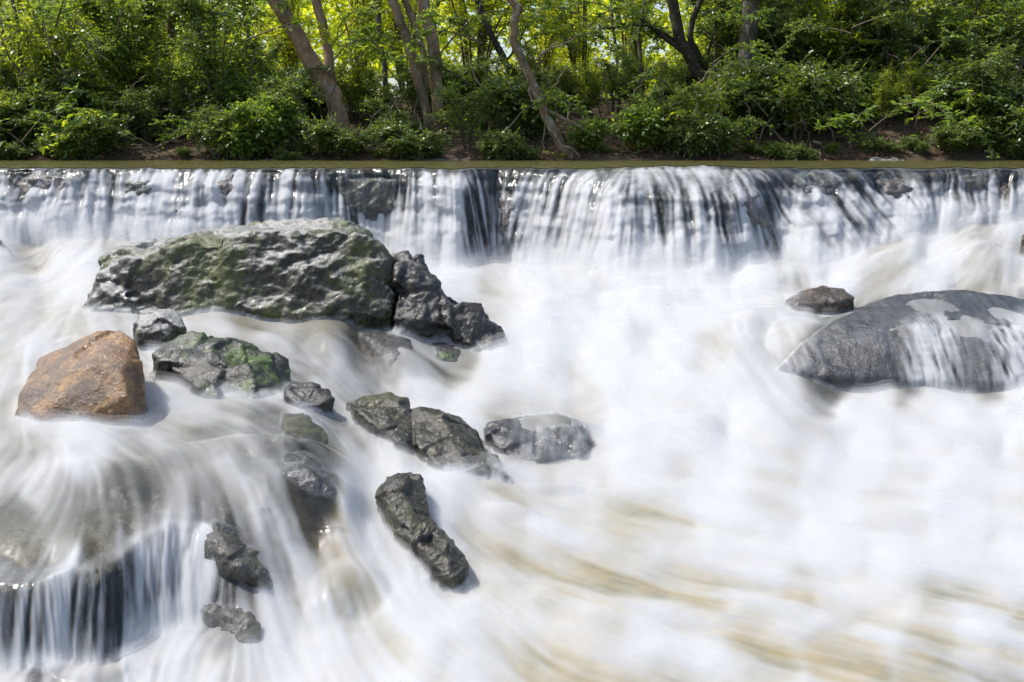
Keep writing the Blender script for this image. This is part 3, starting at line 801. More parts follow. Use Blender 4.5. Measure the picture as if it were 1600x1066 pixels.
def make_rock(name, hulls, mat, label, voxel=0.011, n_amp=0.03, n_freq=3.0, ridge=0.5, smooth=4, group=None, cat='rock', under=0.12, collar=True):
    bm = bmesh.new()
    for pts in hulls:
        pts = [P(*p) for p in pts]
        zmin = min(p[2] for p in pts)
        cx = sum(p[0] for p in pts) / len(pts); cy = sum(p[1] for p in pts) / len(pts)
        low = [p for p in pts]
        vs = [bm.verts.new(p) for p in pts]
        for p in low:
            vs.append(bm.verts.new((cx + (p[0] - cx) * 0.98, cy + (p[1] - cy) * 0.98, zmin - under)))
        r = bmesh.ops.convex_hull(bm, input=vs)
        bmesh.ops.delete(bm, geom=[g for g in r['geom_interior'] if isinstance(g, bmesh.types.BMVert)], context='VERTS')
    me = bpy.data.meshes.new(name)
    bm.to_mesh(me); bm.free()
    o = bpy.data.objects.new(name, me)
    C.objects.link(o)
    md = o.modifiers.new('r', 'REMESH'); md.mode = 'VOXEL'; md.voxel_size = voxel; md.use_smooth_shade = True
    ms = o.modifiers.new('s', 'SMOOTH'); ms.factor = 0.5; ms.iterations = smooth
    dg = bpy.context.evaluated_depsgraph_get()
    me2 = bpy.data.meshes.new_from_object(o.evaluated_get(dg))
    o.modifiers.clear()
    o.data = me2
    bpy.data.meshes.remove(me)
    n = len(me2.vertices)
    co = np.empty(n * 3, np.float32); me2.vertices.foreach_get('co', co); co = co.reshape(-1, 3)
    no = np.empty(n * 3, np.float32); me2.vertices.foreach_get('normal', no); no = no.reshape(-1, 3)
    x, y, z = co[:, 0] * n_freq, co[:, 1] * n_freq, co[:, 2] * n_freq * 1.15
    wx = perlin(x * .7 + 5, y * .7, z * .7) * 0.6
    d = fbm(x + wx, y, z, 5, 0.55) * 0.55 - ridge * np.abs(fbm(x * 1.3 + 9, y * 1.3, z * 1.3 + wx, 4, 0.5))
    # chipped facets
    q = fbm(x * 2.2, y * 2.2 + 3, z * 2.2, 2, 0.5)
    d = d + 0.22 * np.round(q * 3) / 3
    d = d + 0.10 * fbm(x * 6, y * 6, z * 8, 3, 0.6)
    # broken faces: each patch of the surface is pushed on its own tilt
    K = 46
    ext = co.max(0) - co.min(0)
    sd_ = co[rng.integers(0, n, K)] + rng.normal(size=(K, 3)).astype(np.float32) * .02
    dd = ((co[:, None] + .04 * np.stack([wx, -wx, wx], -1)[:, None] * ext.max() - sd_[None]) ** 2).sum(-1)
    near = dd.argmin(1)
    tilt = rng.normal(size=(K, 3)).astype(np.float32); offs = rng.normal(size=K).astype(np.float32)
    loc = co - sd_[near]
    fac = (loc * tilt[near]).sum(1) / (ext.max() * .12) * .55 + .45 * offs[near]
    co = co + no * (d * n_amp * .62 + np.clip(fac, -2, 2) * n_amp * .42)[:, None]
    me2.vertices.foreach_set('co', co.ravel()); me2.update()
    ms = o.modifiers.new('s', 'SMOOTH'); ms.factor = 0.5; ms.iterations = 3
    me3 = bpy.data.meshes.new_from_object(o.evaluated_get(bpy.context.evaluated_depsgraph_get()))
    o.modifiers.clear(); o.data = me3; bpy.data.meshes.remove(me2); me2 = me3
    me2.vertices.foreach_get('co', c3 := np.empty(n * 3, np.float32)); co = c3.reshape(-1, 3)
    me2.vertices.foreach_get('normal', n3_ := np.empty(n * 3, np.float32)); no = n3_.reshape(-1, 3)
    g = fbm(x * 9, y * 9, z * 9, 3, 0.65) - .8 * np.clip(fbm(x * 5 + 3, y * 5, z * 5, 2) - .45, 0, 1)
    co = co + no * (g * n_amp * .085)[:, None]
    ctr = co.mean(0); ctr[2] = co[:, 2].min()
    co -= ctr
    me2.vertices.foreach_set('co', co.ravel())
    me2.update()
    me2.name = name
    me2.materials.clear(); me2.materials.append(mat)
    o.location = Vector([float(c) for c in ctr])
    tag(o, label, cat, group)
    if collar: veil(o, lambda u, v, up: 0.0)
    return o


# big boulder
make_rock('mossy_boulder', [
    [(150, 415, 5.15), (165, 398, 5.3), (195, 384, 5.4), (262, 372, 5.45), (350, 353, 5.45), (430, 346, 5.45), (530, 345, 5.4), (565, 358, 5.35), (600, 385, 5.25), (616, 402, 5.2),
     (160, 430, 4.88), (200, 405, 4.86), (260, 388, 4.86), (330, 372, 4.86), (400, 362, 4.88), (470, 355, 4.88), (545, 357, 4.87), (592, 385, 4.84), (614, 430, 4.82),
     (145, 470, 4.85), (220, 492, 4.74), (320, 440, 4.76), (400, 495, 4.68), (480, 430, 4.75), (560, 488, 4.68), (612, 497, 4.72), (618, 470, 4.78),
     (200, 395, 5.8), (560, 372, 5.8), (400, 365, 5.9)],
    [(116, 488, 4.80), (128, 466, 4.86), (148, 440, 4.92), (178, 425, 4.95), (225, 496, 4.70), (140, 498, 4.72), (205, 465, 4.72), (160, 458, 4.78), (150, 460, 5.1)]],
    M['boulder'], 'largest boulder, broad and moss-streaked with a top painted as sunlit, in front of the weir', voxel=0.0095, n_amp=0.062, n_freq=3.0, ridge=0.6)
make_rock('jagged_rock', [
    [(618, 402, 5.0), (640, 396, 5.0), (655, 410, 4.95), (690, 452, 4.85), (700, 475, 4.8), (700, 515, 4.7), (640, 505, 4.66), (617, 495, 4.68), (622, 430, 4.8), (650, 430, 4.8), (660, 400, 5.2), (625, 410, 5.2)],
    [(680, 450, 4.85), (705, 462, 4.85), (735, 470, 4.85), (762, 492, 4.8), (788, 515, 4.75), (793, 535, 4.7), (778, 556, 4.6), (750, 548, 4.58), (705, 516, 4.65), (690, 480, 4.75), (735, 490, 4.7), (740, 480, 5.0)]],
    M['jagged'], 'dark jagged wet rock stepping down from the right end of the mossy boulder', voxel=0.0095, n_amp=0.055, n_freq=5.0, ridge=0.7, smooth=3)
make_rock('orange_rock', [
    [(27, 645, 3.28), (30, 620, 3.32), (62, 568, 3.42), (80, 550, 3.45), (110, 532, 3.5), (150, 517, 3.52), (185, 514, 3.52), (210, 530, 3.48), (220, 560, 3.42), (227, 600, 3.36), (226, 628, 3.32), (215, 635, 3.26),
     (195, 640, 3.22), (120, 655, 3.16), (60, 656, 3.18), (90, 590, 3.28), (150, 570, 3.28), (190, 580, 3.27), (60, 560, 3.6), (150, 530, 3.75), (210, 545, 3.68), (200, 620, 3.20), (100, 620, 3.2)]],
    M['orange'], 'smooth orange-brown rock standing alone in the shallows at the left', voxel=0.0065, n_amp=0.016, n_freq=5, ridge=0.35, smooth=6)
make_rock('small_grey_rock', [
    [(206, 515, 4.15), (212, 490, 4.2), (232, 478, 4.25), (270, 480, 4.25), (284, 495, 4.2), (288, 512, 4.15), (250, 524, 4.08), (215, 522, 4.1), (245, 492, 4.14), (240, 485, 4.4), (275, 488, 4.35)]],
    M['boulder'], 'small faceted grey rock tucked between the mossy boulder and the orange rock', voxel=0.007, n_amp=0.02, n_freq=7, ridge=0.4, smooth=2)
make_rock('moss_topped_rock', [
    [(235, 552, 3.75), (255, 538, 3.82), (300, 525, 3.9), (345, 526, 3.9), (390, 538, 3.86), (425, 560, 3.8), (435, 590, 3.7), (440, 618, 3.6), (400, 625, 3.52), (325, 620, 3.52), (300, 595, 3.58), (262, 572, 3.66),
     (330, 560, 3.66), (390, 570, 3.64), (320, 540, 4.05), (400, 555, 4.0)],
    [(405, 560, 3.8), (430, 548, 3.85), (450, 560, 3.85), (462, 590, 3.78), (455, 620, 3.65), (430, 622, 3.6), (430, 580, 3.72)]],
    M['mossy'], 'low dark rock with bright green moss right of the orange rock', voxel=0.0075, n_amp=0.03, n_freq=5, ridge=0.5, smooth=3)
make_rock('wet_stone', [
    [(447, 605, 3.6), (462, 597, 3.62), (490, 597, 3.62), (515, 608, 3.58), (524, 620, 3.54), (500, 632, 3.48), (470, 634, 3.46), (450, 622, 3.5), (480, 604, 3.7)]],
    M['jagged'], 'small streaky wet stone at the right tip of the bright mossy rock', voxel=0.006, n_amp=0.016, n_freq=8, ridge=0.4, smooth=2)
make_rock('split_rock', [
    [(542, 628, 3.6), (565, 618, 3.68), (610, 616, 3.7), (636, 622, 3.66), (650, 650, 3.55), (660, 700, 3.32), (625, 690, 3.32), (580, 665, 3.42), (560, 645, 3.48), (600, 640, 3.5), (630, 640, 3.72), (580, 630, 3.8)],
    [(648, 634, 3.6), (680, 636, 3.62), (720, 652, 3.55), (745, 672, 3.48), (770, 705, 3.36), (795, 745, 3.22), (804, 762, 3.14), (760, 766, 3.1), (720, 750, 3.12), (670, 715, 3.22), (650, 690, 3.3), (690, 660, 3.42), (660, 660, 3.5), (730, 700, 3.26), (740, 680, 3.7), (680, 650, 3.75)]],
    M['dark'], 'long dark rock cleft in two, sloping down into the white channel, centre left', voxel=0.0065, n_amp=0.03, n_freq=5.5, ridge=0.5, smooth=2)
make_rock('narrow_rock', [
    [(592, 770, 2.86), (600, 742, 2.92), (622, 731, 2.95), (645, 735, 2.94), (664, 755, 2.88), (678, 800, 2.74), (690, 840, 2.64), (660, 850, 2.58), (620, 810, 2.68), (625, 760, 2.82), (640, 750, 3.05), (668, 790, 2.95)],
    [(650, 820, 2.7), (680, 815, 2.72), (700, 845, 2.66), (728, 868, 2.58), (735, 885, 2.52), (712, 902, 2.47), (690, 900, 2.48), (668, 870, 2.54), (645, 845, 2.6), (700, 870, 2.52), (715, 870, 2.75)]],
    M['dark'], 'narrow upright dark rock in the foreground cascade below the cleft rock', voxel=0.0055, n_amp=0.026, n_freq=6.5, ridge=0.5, smooth=2)
_r = make_rock('drowned_slab', [
    [(1215, 575, 4.12), (1250, 540, 4.25), (1300, 500, 4.4), (1370, 466, 4.55), (1440, 453, 4.62), (1520, 453, 4.62), (1620, 470, 4.6), (1700, 520, 4.4), (1250, 578, 4.08), (1330, 590, 4.02), (1450, 602, 4.0), (1600, 600, 3.98),
     (1700, 590, 4.0), (1340, 530, 4.18), (1450, 510, 4.2), (1600, 520, 4.2), (1400, 470, 4.9), (1600, 480, 4.9)]],
    M['grey'], 'wide smooth grey boulder half under falling water at the right edge', voxel=0.0095, n_amp=0.02, n_freq=3.5, ridge=0.3, smooth=10, collar=False)
veil(_r, lambda u, v, up: np.clip((u - 1400) / 40, 0, 1) * (.55 + .45 * np.sin((u - 1400) / 26.0)) * np.clip((v - 490) / 30, 0, 1) * .95 + .05 + .35 * np.clip((1300 - u) / 70, 0, 1), lambda u, v: .9 * np.clip((v - 545) / 25, 0, 1))
make_rock('brown_stone', [
    [(1225, 468, 5.05), (1248, 455, 5.12), (1285, 448, 5.16), (1320, 454, 5.12), (1338, 464, 5.05), (1300, 474, 4.98), (1245, 475, 4.98), (1290, 455, 5.3)]],
    M['brownrock'], 'low brown stone breaking the white water above the wide grey boulder', voxel=0.008, n_amp=0.02, n_freq=7, ridge=0.4, smooth=3)
_r = make_rock('overflowed_rock', [
    [(752, 668, 3.560), (780, 655, 3.630), (820, 648, 3.670), (875, 650, 3.670), (915, 665, 3.610), (928, 690, 3.510), (905, 712, 3.390), (850, 720, 3.350), (800, 715, 3.370), (775, 695, 3.430), (770, 680, 3.470), (830, 670, 3.530), (890, 680, 3.490), (850, 655, 3.810)]],
    M['grey'], 'low rounded rock with water sliding over it beside the cleft rock', voxel=0.0065, n_amp=0.022, n_freq=6, ridge=0.4, smooth=6, collar=False)
veil(_r, lambda u, v, up: .22 * np.clip((u - 790) / 30, 0, 1) , lambda u, v: .8 * np.clip((v - 695) / 12, 0, 1))
make_rock('edge_rock', [
    [(-40, 415, 6.1), (-30, 385, 6.2), (0, 378, 6.25), (15, 385, 6.22), (20, 405, 6.15), (22, 415, 6.08), (-10, 415, 6.05), (-10, 380, 6.5)]],
    M['grey'], 'small grey rock in the foam cut by the left edge below the weir', voxel=0.009, n_amp=0.02, n_freq=7, ridge=0.4, smooth=3)
make_rock('edge_rock', [
    [(1592, 378, 5.9), (1604, 350, 6.0), (1640, 340, 6.1), (1690, 370, 5.9), (1680, 400, 5.8), (1610, 400, 5.8), (1640, 350, 6.3)]],
    M['brownrock'], 'brown rock at the right edge where the spray heaps up below the weir', voxel=0.009, n_amp=0.02, n_freq=7, ridge=0.4, smooth=3)

UVa, VVa = proj(XX[::2, ::2], YY[::2, ::2] + Yoff[::2, ::2], Z2[::2, ::2])
Ya = (YY + Yoff)[::2, ::2]


def on_water(u, v, proud):           # a point standing proud of the water that is seen at u, v
    c = (UVa - u) ** 2 + (VVa - v) ** 2
    near = c < c.min() + 9
    return (u, v, float(Ya[near].min()) - proud)


def embedded(name, outline, inner, mat, label, rise=.022, **kw):
    pts = [on_water(u, v, -.012) for u, v in outline] + [on_water(u, v, rise) for u, v in inner]
    pts += [(u, v, y + .10) for u, v, y in pts[:len(outline)]]
    fl = kw.pop('flow', .05)
    r = make_rock(name, [pts], mat, label, under=.05, collar=False, **kw)
    veil(r, lambda u, v, up: fl, .15)
    return r


embedded('cascade_rock', [(305, 822), (335, 812), (372, 835), (405, 865), (432, 905), (428, 925), (395, 920), (350, 905), (320, 870)], [(345, 845), (380, 870), (408, 900), (345, 875)],
         M['dark'], 'dark rock under the lip of the bottom left waterfall, bared between two veils', rise=.03, voxel=0.005, n_amp=0.018, n_freq=8, ridge=.5, smooth=3)
embedded('cascade_rock', [(300, 945), (335, 935), (375, 945), (405, 975), (418, 1004), (385, 1010), (340, 985)], [(350, 955), (385, 980)],
         M['dark'], 'dark rock low in the bottom left waterfall with spray running over it', flow=.08, rise=.018, voxel=0.005, n_amp=0.016, n_freq=9, ridge=.5, smooth=3)
embedded('ledge_rock', [(440, 715), (475, 705), (510, 730), (535, 765), (538, 788), (505, 785), (460, 762), (430, 740)], [(480, 735), (510, 760)],
         M['grey'], 'smooth grey-green nose of the drowned shelf pointing at the narrow upright rock', rise=.016, voxel=0.006, n_amp=0.012, n_freq=6, ridge=.3, smooth=6)
embedded('ledge_rock', [(440, 648), (480, 640), (508, 660), (512, 690), (480, 692), (445, 680)], [(475, 660), (490, 675)],
         M['dark'], 'low brown-green rock under the water just below the small streaky stone', rise=.012, voxel=0.006, n_amp=0.012, n_freq=6, ridge=.3, smooth=6)
embedded('ledge_rock', [(560, 520), (600, 510), (640, 530), (650, 560), (610, 575), (570, 550)], [(600, 530), (620, 550)],
         M['grey'], 'wet rock under sliding water below the right end of the mossy boulder', rise=.012, voxel=0.007, n_amp=0.014, n_freq=6, ridge=.3, smooth=6)
embedded('ledge_rock', [(670, 530), (700, 522), (722, 545), (715, 565), (680, 560)], [(698, 540)],
         M['jagged'], 'small wet dark rock in the gap under the jagged rock', rise=.012, voxel=0.007, n_amp=0.014, n_freq=6, ridge=.3, smooth=5)
for (ol, inn, mt, lab) in [
        ([(20, 282), (60, 272), (105, 278), (100, 300), (40, 302)], [(60, 286)], 'brownrock', 'leftmost dark outcrop in the weir'),
        ([(185, 280), (215, 274), (240, 284), (228, 306), (195, 300)], [(212, 290)], 'dark', 'dark outcrop in the weir above the left shoulder of the mossy boulder'),
        ([(340, 285), (362, 275), (385, 290), (380, 325), (352, 318)], [(364, 300)], 'brownrock', 'brown outcrop in the weir above the middle of the mossy boulder'),
        ([(528, 282), (570, 276), (622, 280), (615, 322), (560, 335), (534, 315)], [(575, 300)], 'dark', 'broad dark outcrop in the weir above the right end of the mossy boulder'),
        ([(776, 300), (792, 295), (806, 320), (800, 380), (780, 385)], [(790, 340)], 'brownrock', 'tall narrow reddish-brown outcrop in the middle of the weir'),
        ([(1130, 285), (1160, 280), (1195, 310), (1205, 360), (1178, 350), (1148, 320)], [(1165, 315)], 'brownrock', 'steep brown outcrop just right of the domed fall'),
        ([(1245, 272), (1285, 268), (1312, 285), (1300, 305), (1262, 300)], [(1280, 285)], 'dark', 'dark outcrop near the lip right of the domed fall'),
        ([(1370, 284), (1400, 279), (1428, 290), (1420, 308), (1390, 306)], [(1400, 296)], 'brownrock', 'brown outcrop in the right part of the weir'),
        ([(1500, 275), (1535, 272), (1560, 285), (1545, 300), (1510, 298)], [(1530, 285)], 'dark', 'rightmost dark outcrop in the weir')]:
    embedded('weir_rock', ol, inn, M[mt], lab, rise=.011, flow=.12, voxel=0.009, n_amp=0.025, n_freq=7, ridge=.5, smooth=3)
# rocks on the far bank
make_rock('bank_rock', [[(600, 253, 10.05), (650, 248, 10.2), (700, 245, 10.3), (760, 248, 10.25), (772, 256, 10.0), (690, 259, 9.7), (620, 258, 9.8), (700, 250, 10.6)]],
          M['pale'], 'flat pale rock shelf at the far waterline below the twin-stemmed tree', voxel=0.012, n_amp=0.015, n_freq=5, smooth=4, under=0.05)
make_rock('bank_rock', [[(1343, 253, 10.0), (1360, 247, 10.1), (1385, 243, 10.2), (1410, 246, 10.15), (1420, 254, 10.0), (1380, 257, 9.85), (1385, 246, 10.5)]],
          M['pale'], 'small grey rock at the far waterline on the right', voxel=0.012, n_amp=0.02, n_freq=6, smooth=3, under=0.05)
make_rock('bank_rock', [[(1108, 250, 10.2), (1125, 243, 10.3), (1150, 243, 10.3), (1168, 250, 10.2), (1140, 254, 10.05), (1140, 245, 10.5)]],
          M['mossbank'], 'green moss-covered rock under the fallen branch on the far bank', voxel=0.012, n_amp=0.015, n_freq=6, smooth=3, under=0.05)
for uu, ww, hh, lab in ((1420, 30, 40, 'brown rock in shade under the overhanging shrubs, left of a pair on the right bank'), (1478, 34, 48, 'taller brown rock in shade under the overhanging shrubs on the right bank'),
                        (1385, 22, 22, 'smallest dark rock half hidden among roots behind the small grey rock')):
    make_rock('bank_rock', [[(uu - ww, 240, 10.9), (uu - ww * .7, 240 - hh * .7, 11), (uu, 240 - hh, 11.1), (uu + ww * .8, 240 - hh * .6, 11), (uu + ww, 240, 10.9), (uu, 245, 10.7), (uu, 240 - hh * .8, 11.4)]],
              M['brownrock'], lab, voxel=0.015, n_amp=0.03, n_freq=5, smooth=3)

# ------------------------------------------------------------------ far bank ground
def bank_z(x, y):
    e = 10.12 + 0.16 * perlin(np.asarray(x) * 0.8, 1.7, 0.0) + 0.08 * perlin(np.asarray(x) * 2.9, 4.7, 0.0)
    d = np.asarray(y) - e
    z = np.where(d < 0, d * 0.5, 0.05 * np.clip(d / 0.12, 0, 1) + 0.26 * np.clip(d - .1, 0, 2.5) + 0.04 * np.clip(d - 2.5, 0, 200))
    right = np.clip((np.asarray(x) - 2.0) / 2, 0, 1)
    z = z + right * 0.22 * np.clip(d / 0.8, 0, 1)
    return z + 0.05 * perlin(np.asarray(x) * 2, np.asarray(y) * 2, 3.0) * np.clip(d, 0, 1)


gx = np.concatenate([np.linspace(-60, -10, 30), np.linspace(-9.8, 9.8, 260), np.linspace(10, 60, 30)])
gy = np.concatenate([np.linspace(9.6, 13, 120), np.linspace(13.2, 90, 60)])
GX, GY = np.meshgrid(gx, gy)
GZ = bank_z(GX, GY) + 0.012 * fbm(GX * 6, GY * 6, 1.0, 3)
tag(link('far_bank', mesh_from('far_bank', np.stack([GX, GY, GZ], -1).reshape(-1, 3), quads=grid_quads(len(gy), len(gx))), M['soil']), kind='structure')


# ------------------------------------------------------------------ plants
def leaf_batch(pos, axis, nrm, length, width, droop=0.15):
    n = len(pos)
    pos = np.asarray(pos, np.float32); axis = np.asarray(axis, np.float32); nrm = np.asarray(nrm, np.float32)
    axis = axis / (np.linalg.norm(axis, axis=1, keepdims=True) + 1e-6)
    side = np.cross(axis, nrm); side /= (np.linalg.norm(side, axis=1, keepdims=True) + 1e-6)
    up = np.cross(side, axis)
    L = np.asarray(length, np.float32)[:, None]; W = np.asarray(width, np.float32)[:, None]
    pts = [pos,
           pos + axis * L * .32 + side * W * .5 + up * L * .05, pos + axis * L * .32 - side * W * .5 + up * L * .05,
           pos + axis * L * .7 + side * W * .38 - up * L * droop * .2, pos + axis * L * .7 - side * W * .38 - up * L * droop * .2,
           pos + axis * L - up * L * droop]
    V = np.stack(pts, 1).reshape(-1, 3)
    b = (np.arange(n) * 6)[:, None]
    tris = np.concatenate([b + np.array([[0, 2, 1]]), b + np.array([[3, 4, 5]])])
    quads = b + np.array([[1, 2, 4, 3]])
    r = np.repeat(rng.random(n).astype(np.float32), 6)
    return V, quads, tris, r


def leaf_mesh(name, batches, wood_=None):
    Vs, Qs, Ts, Rs = [], [], [], []
    off = 0
    for V, q, t, r in batches:
        Vs.append(V); Qs.append(q + off); Ts.append(t + off); Rs.append(r); off += len(V)
    Q = np.concatenate(Qs); nq = len(Q)
    if wood_ is not None:
        Vs.append(wood_[0]); Rs.append(np.zeros(len(wood_[0]), np.float32)); Q = np.concatenate([Q, wood_[1] + off])
    me = mesh_from(name, np.concatenate(Vs), quads=Q, tris=np.concatenate(Ts), smooth=False, attrs={'rnd': np.concatenate(Rs)})
    if wood_ is not None:
        mi = np.zeros(len(me.polygons), np.int32); mi[nq:len(Q)] = 1
        me.polygons.foreach_set('material_index', mi)
    return me


def tube(paths, sides=7, knob=0.0):
    Vs, Qs = [], []
    off = 0
    for pts, rad in paths:
        pts = np.asarray(pts, np.float64); rad = np.asarray(rad, np.float64)
        n = len(pts)
        tg = np.gradient(pts, axis=0); tg /= (np.linalg.norm(tg, axis=1, keepdims=True) + 1e-9)
        ref = np.array((0.31, 0.9, 0.2))
        s = np.cross(tg, ref); s /= (np.linalg.norm(s, axis=1, keepdims=True) + 1e-9)
        u = np.cross(s, tg)
        a = np.linspace(0, 2 * math.pi, sides, endpoint=False)
        R = rad[:, None] * (1 + knob * perlin(np.cos(a)[None] * 1.3 + pts[:, :1] * 3, np.sin(a)[None] * 1.3, pts[:, 2:3] * 7)) if knob else rad[:, None] * np.ones((1, sides))
        ring = pts[:, None] + R[..., None] * (np.cos(a)[None, :, None] * s[:, None] + np.sin(a)[None, :, None] * u[:, None])
        Vs.append(ring.reshape(-1, 3))
        i = np.arange(n * sides).reshape(n, sides)
        j = np.roll(i, -1, axis=1)
        Qs.append(np.stack([i[:-1], j[:-1], j[1:], i[1:]], -1).reshape(-1, 4) + off)
        Qs.append(np.array([[off + (n - 1) * sides + k for k in (0, sides // 3, 2 * sides // 3, sides - 1)]]))
        off += n * sides
    return np.concatenate(Vs), np.concatenate(Qs)


def curve(pts, n, wob=0.0, seed=0):
    pts = np.asarray(pts, float)
    t = np.linspace(0, len(pts) - 1, n)
    out = np.empty((n, 3))
    for k in range(n):
        i = min(int(t[k]), len(pts) - 2); f = t[k] - i
        p0 = pts[max(i - 1, 0)]; p1 = pts[i]; p2 = pts[i + 1]; p3 = pts[min(i + 2, len(pts) - 1)]
        out[k] = 0.5 * ((2 * p1) + (-p0 + p2) * f + (2 * p0 - 5 * p1 + 4 * p2 - p3) * f * f + (-p0 + 3 * p1 - 3 * p2 + p3) * f ** 3)
    if wob:
        q = np.linspace(0, n * 0.25, n)
        out[:, 0] += wob * perlin(q, seed + .5, 0.1); out[:, 1] += wob * perlin(q, seed + 3.5, 0.1); out[:, 2] += 0.5 * wob * perlin(q, seed + 7.5, 0.1)
    return out


def rand_unit(n):
    v = rng.normal(size=(n, 3)); return v / np.linalg.norm(v, axis=1, keepdims=True)


def spray(path, dens, L, spread, flat=0.6):
    """leaves set alternately on side twigs along a branch path; returns leaf arrays and the twigs"""
    n = len(path)
    pos, ax, nr, ln = [], [], [], []
    twigs = []
    for k in range(1, n):
        for _ in range(dens):
            b = path[k - 1] + (path[k] - path[k - 1]) * rng.random()
            d = rand_unit(1)[0]; d[2] = d[2] * 0.5 + 0.12; d /= np.linalg.norm(d)
            tl = spread * (0.5 + 0.9 * rng.random())
            m = int(rng.integers(5, 9))
            e = b + d * tl; e[2] -= 0.12 * tl
            twigs.append((np.array([b, (b + e) / 2 + np.array([0, 0, .04 * tl]), e]), np.array([.0028, .0022, .0012])))
            side = np.cross(d, (0, 0, 1)); side /= np.linalg.norm(side) + 1e-6
            for j in range(m):
                f = (j + 1) / m
                p = b + (e - b) * f + np.array([0, 0, .04 * tl * math.sin(f * 3.1)])
                sg = 1 if j % 2 else -1
                a = d * (0.5 + .3 * rng.random()) + side * sg * (1.0 if j < m - 1 else 0.1) + rng.normal(size=3) * 0.25
                a[2] -= 0.15
                nm = np.array([0, 0, 1.0]) * flat + rng.normal(size=3) * 0.45
                pos.append(p); ax.append(a); nr.append(nm); ln.append(L * (0.6 + 0.75 * rng.random()))
    return pos, ax, nr, ln, twigs


def make_shrub_mesh(h, w_, nst, L, dens, wl=0.42, lean=0.0, seed=0):
    P_, A_, N_, L_ = [], [], [], []
    stems = []
    for s in range(nst):
        a = rng.random() * 2 * math.pi
        r = w_ * (0.3 + 0.7 * rng.random())
        top = np.array([math.cos(a) * r, math.sin(a) * r * 0.7 - lean * h * rng.random(), h * (0.55 + 0.5 * rng.random())])
        b = np.array([math.cos(a), math.sin(a), 0]) * 0.08 * w_
        mid = b * 0.5 + top * 0.5 + np.array([-math.cos(a) * .15 * r, -math.sin(a) * .15 * r, h * 0.08])
        pth = curve([b - np.array([0, 0, .1]), mid, top, top + (top - mid) * .35 - np.array([0, 0, .12 * h])], 10, 0.03, s + seed)
        stems.append((pth, np.linspace(0.006 + 0.006 * h, 0.002, 10)))
        p, ax, nr, ln, tw = spray(pth[2:], dens, L, 0.10 + 0.09 * h ** .5)
        P_ += p; A_ += ax; N_ += nr; L_ += ln; stems += tw
    L_ = np.array(L_)
    lv = leaf_batch(P_, A_, N_, L_, L_ * wl)
    fol = leaf_mesh('foliage', [lv])
    Vt, Qt = tube(stems, 4)
    stm = mesh_from('stems', Vt, quads=Qt)
    return fol, stm


shrub_low = [make_shrub_mesh(0.42, 0.34, 12, 0.047, 8, wl, 0.25, i) for i, wl in enumerate((.42, .5, .36))]
shrub_mid = [make_shrub_mesh(1.25, 0.6, 12, 0.048, 9, wl, 0.1, 10 + i) for i, wl in enumerate((.42, .38, .5, .44))]
shrub_tall = [make_shrub_mesh(2.3, 0.85, 12, 0.055, 12, wl, 0.05, 20 + i) for i, wl in enumerate((.45, .38))]
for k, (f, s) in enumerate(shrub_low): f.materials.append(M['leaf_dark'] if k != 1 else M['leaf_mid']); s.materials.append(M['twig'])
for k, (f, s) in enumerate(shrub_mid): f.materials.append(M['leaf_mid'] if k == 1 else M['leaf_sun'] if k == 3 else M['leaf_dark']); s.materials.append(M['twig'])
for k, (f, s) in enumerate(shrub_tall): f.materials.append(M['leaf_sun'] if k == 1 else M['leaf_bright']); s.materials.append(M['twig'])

ZONES = [(150, 'at the far left of the bank'), (330, 'left of the mossy trunk'), (480, 'left of the pale forked tree'), (610, 'between the forked and twin trunks'),
         (790, 'right of the twin trunks'), (960, 'around the crooked trunk'), (1120, 'left of the thick grey trunk'), (1300, 'right of the thick grey trunk'), (1470, 'over the dark rocks on the right bank'), (9999, 'at the far right of the bank')]


def zone(u):
    for a, t in ZONES:
        if u < a: return t


def place_shrub(kind, var, u, Y, sc, rz, row):
    x = (u - 800) / F * Y
    z = float(bank_z(x, Y)) - 0.02
    fol, stm = {'low': shrub_low, 'mid': shrub_mid, 'tall': shrub_tall}[kind][var]
    nm = {'low': 'low_shrub', 'mid': 'leafy_shrub', 'tall': 'sapling'}[kind]
    e = empty(nm, (x, Y, z), rz); e.scale = (sc, sc, sc * (0.9 + .2 * rng.random()))
    tone = {'low': ['glossy dark shrub', 'mid green broad-leaved shrub', 'dark narrow-leaved shrub'],
            'mid': ['waist-high dark shrub', 'waist-high bright shrub', 'waist-high broad-leaved shrub', 'waist-high yellow-green shrub'],
            'tall': ['tall yellow-green sapling', 'tall green sapling']}[kind][var]
    lab = '%s %s %s' % (tone, row, zone(u))
    tag(e, lab, 'shrub' if kind != 'tall' else 'sapling', lab)
    link('foliage', fol, None, e); link('stems', stm, None, e)
    return e


for k in range(120):                                      # front row on the waterline
    u = -90 + k * 15.4 + rng.uniform(-14, 14)
    Y = rng.uniform(10.06, 10.3) if k % 2 else rng.uniform(10.6, 11.1)
    if k % 2 and rng.random() < .12: continue
    if abs(u - 885) < 34 or (not k % 2 and (490 < u < 570 or 635 < u < 725) and rng.random() < .75): continue
    place_shrub('low', int(rng.integers(0, 3)), u, Y, (.3 + 1.1 * rng.random() ** 2) * (.8 if k % 2 else 1.1) * (.8 if 430 < u < 1000 else 1), rng.uniform(-.6, .6), 'at the waterline' if k % 2 else 'behind the waterline')
for k in range(26):
    u = -80 + k * 68 + rng.uniform(-25, 25)
    if 470 < u < 720 or 840 < u < 940: continue
    place_shrub('mid', int(rng.integers(0, 4)), u, rng.uniform(10.45, 10.95), rng.uniform(.35, .62), rng.uniform(0, 6.28), 'leaning to the water')
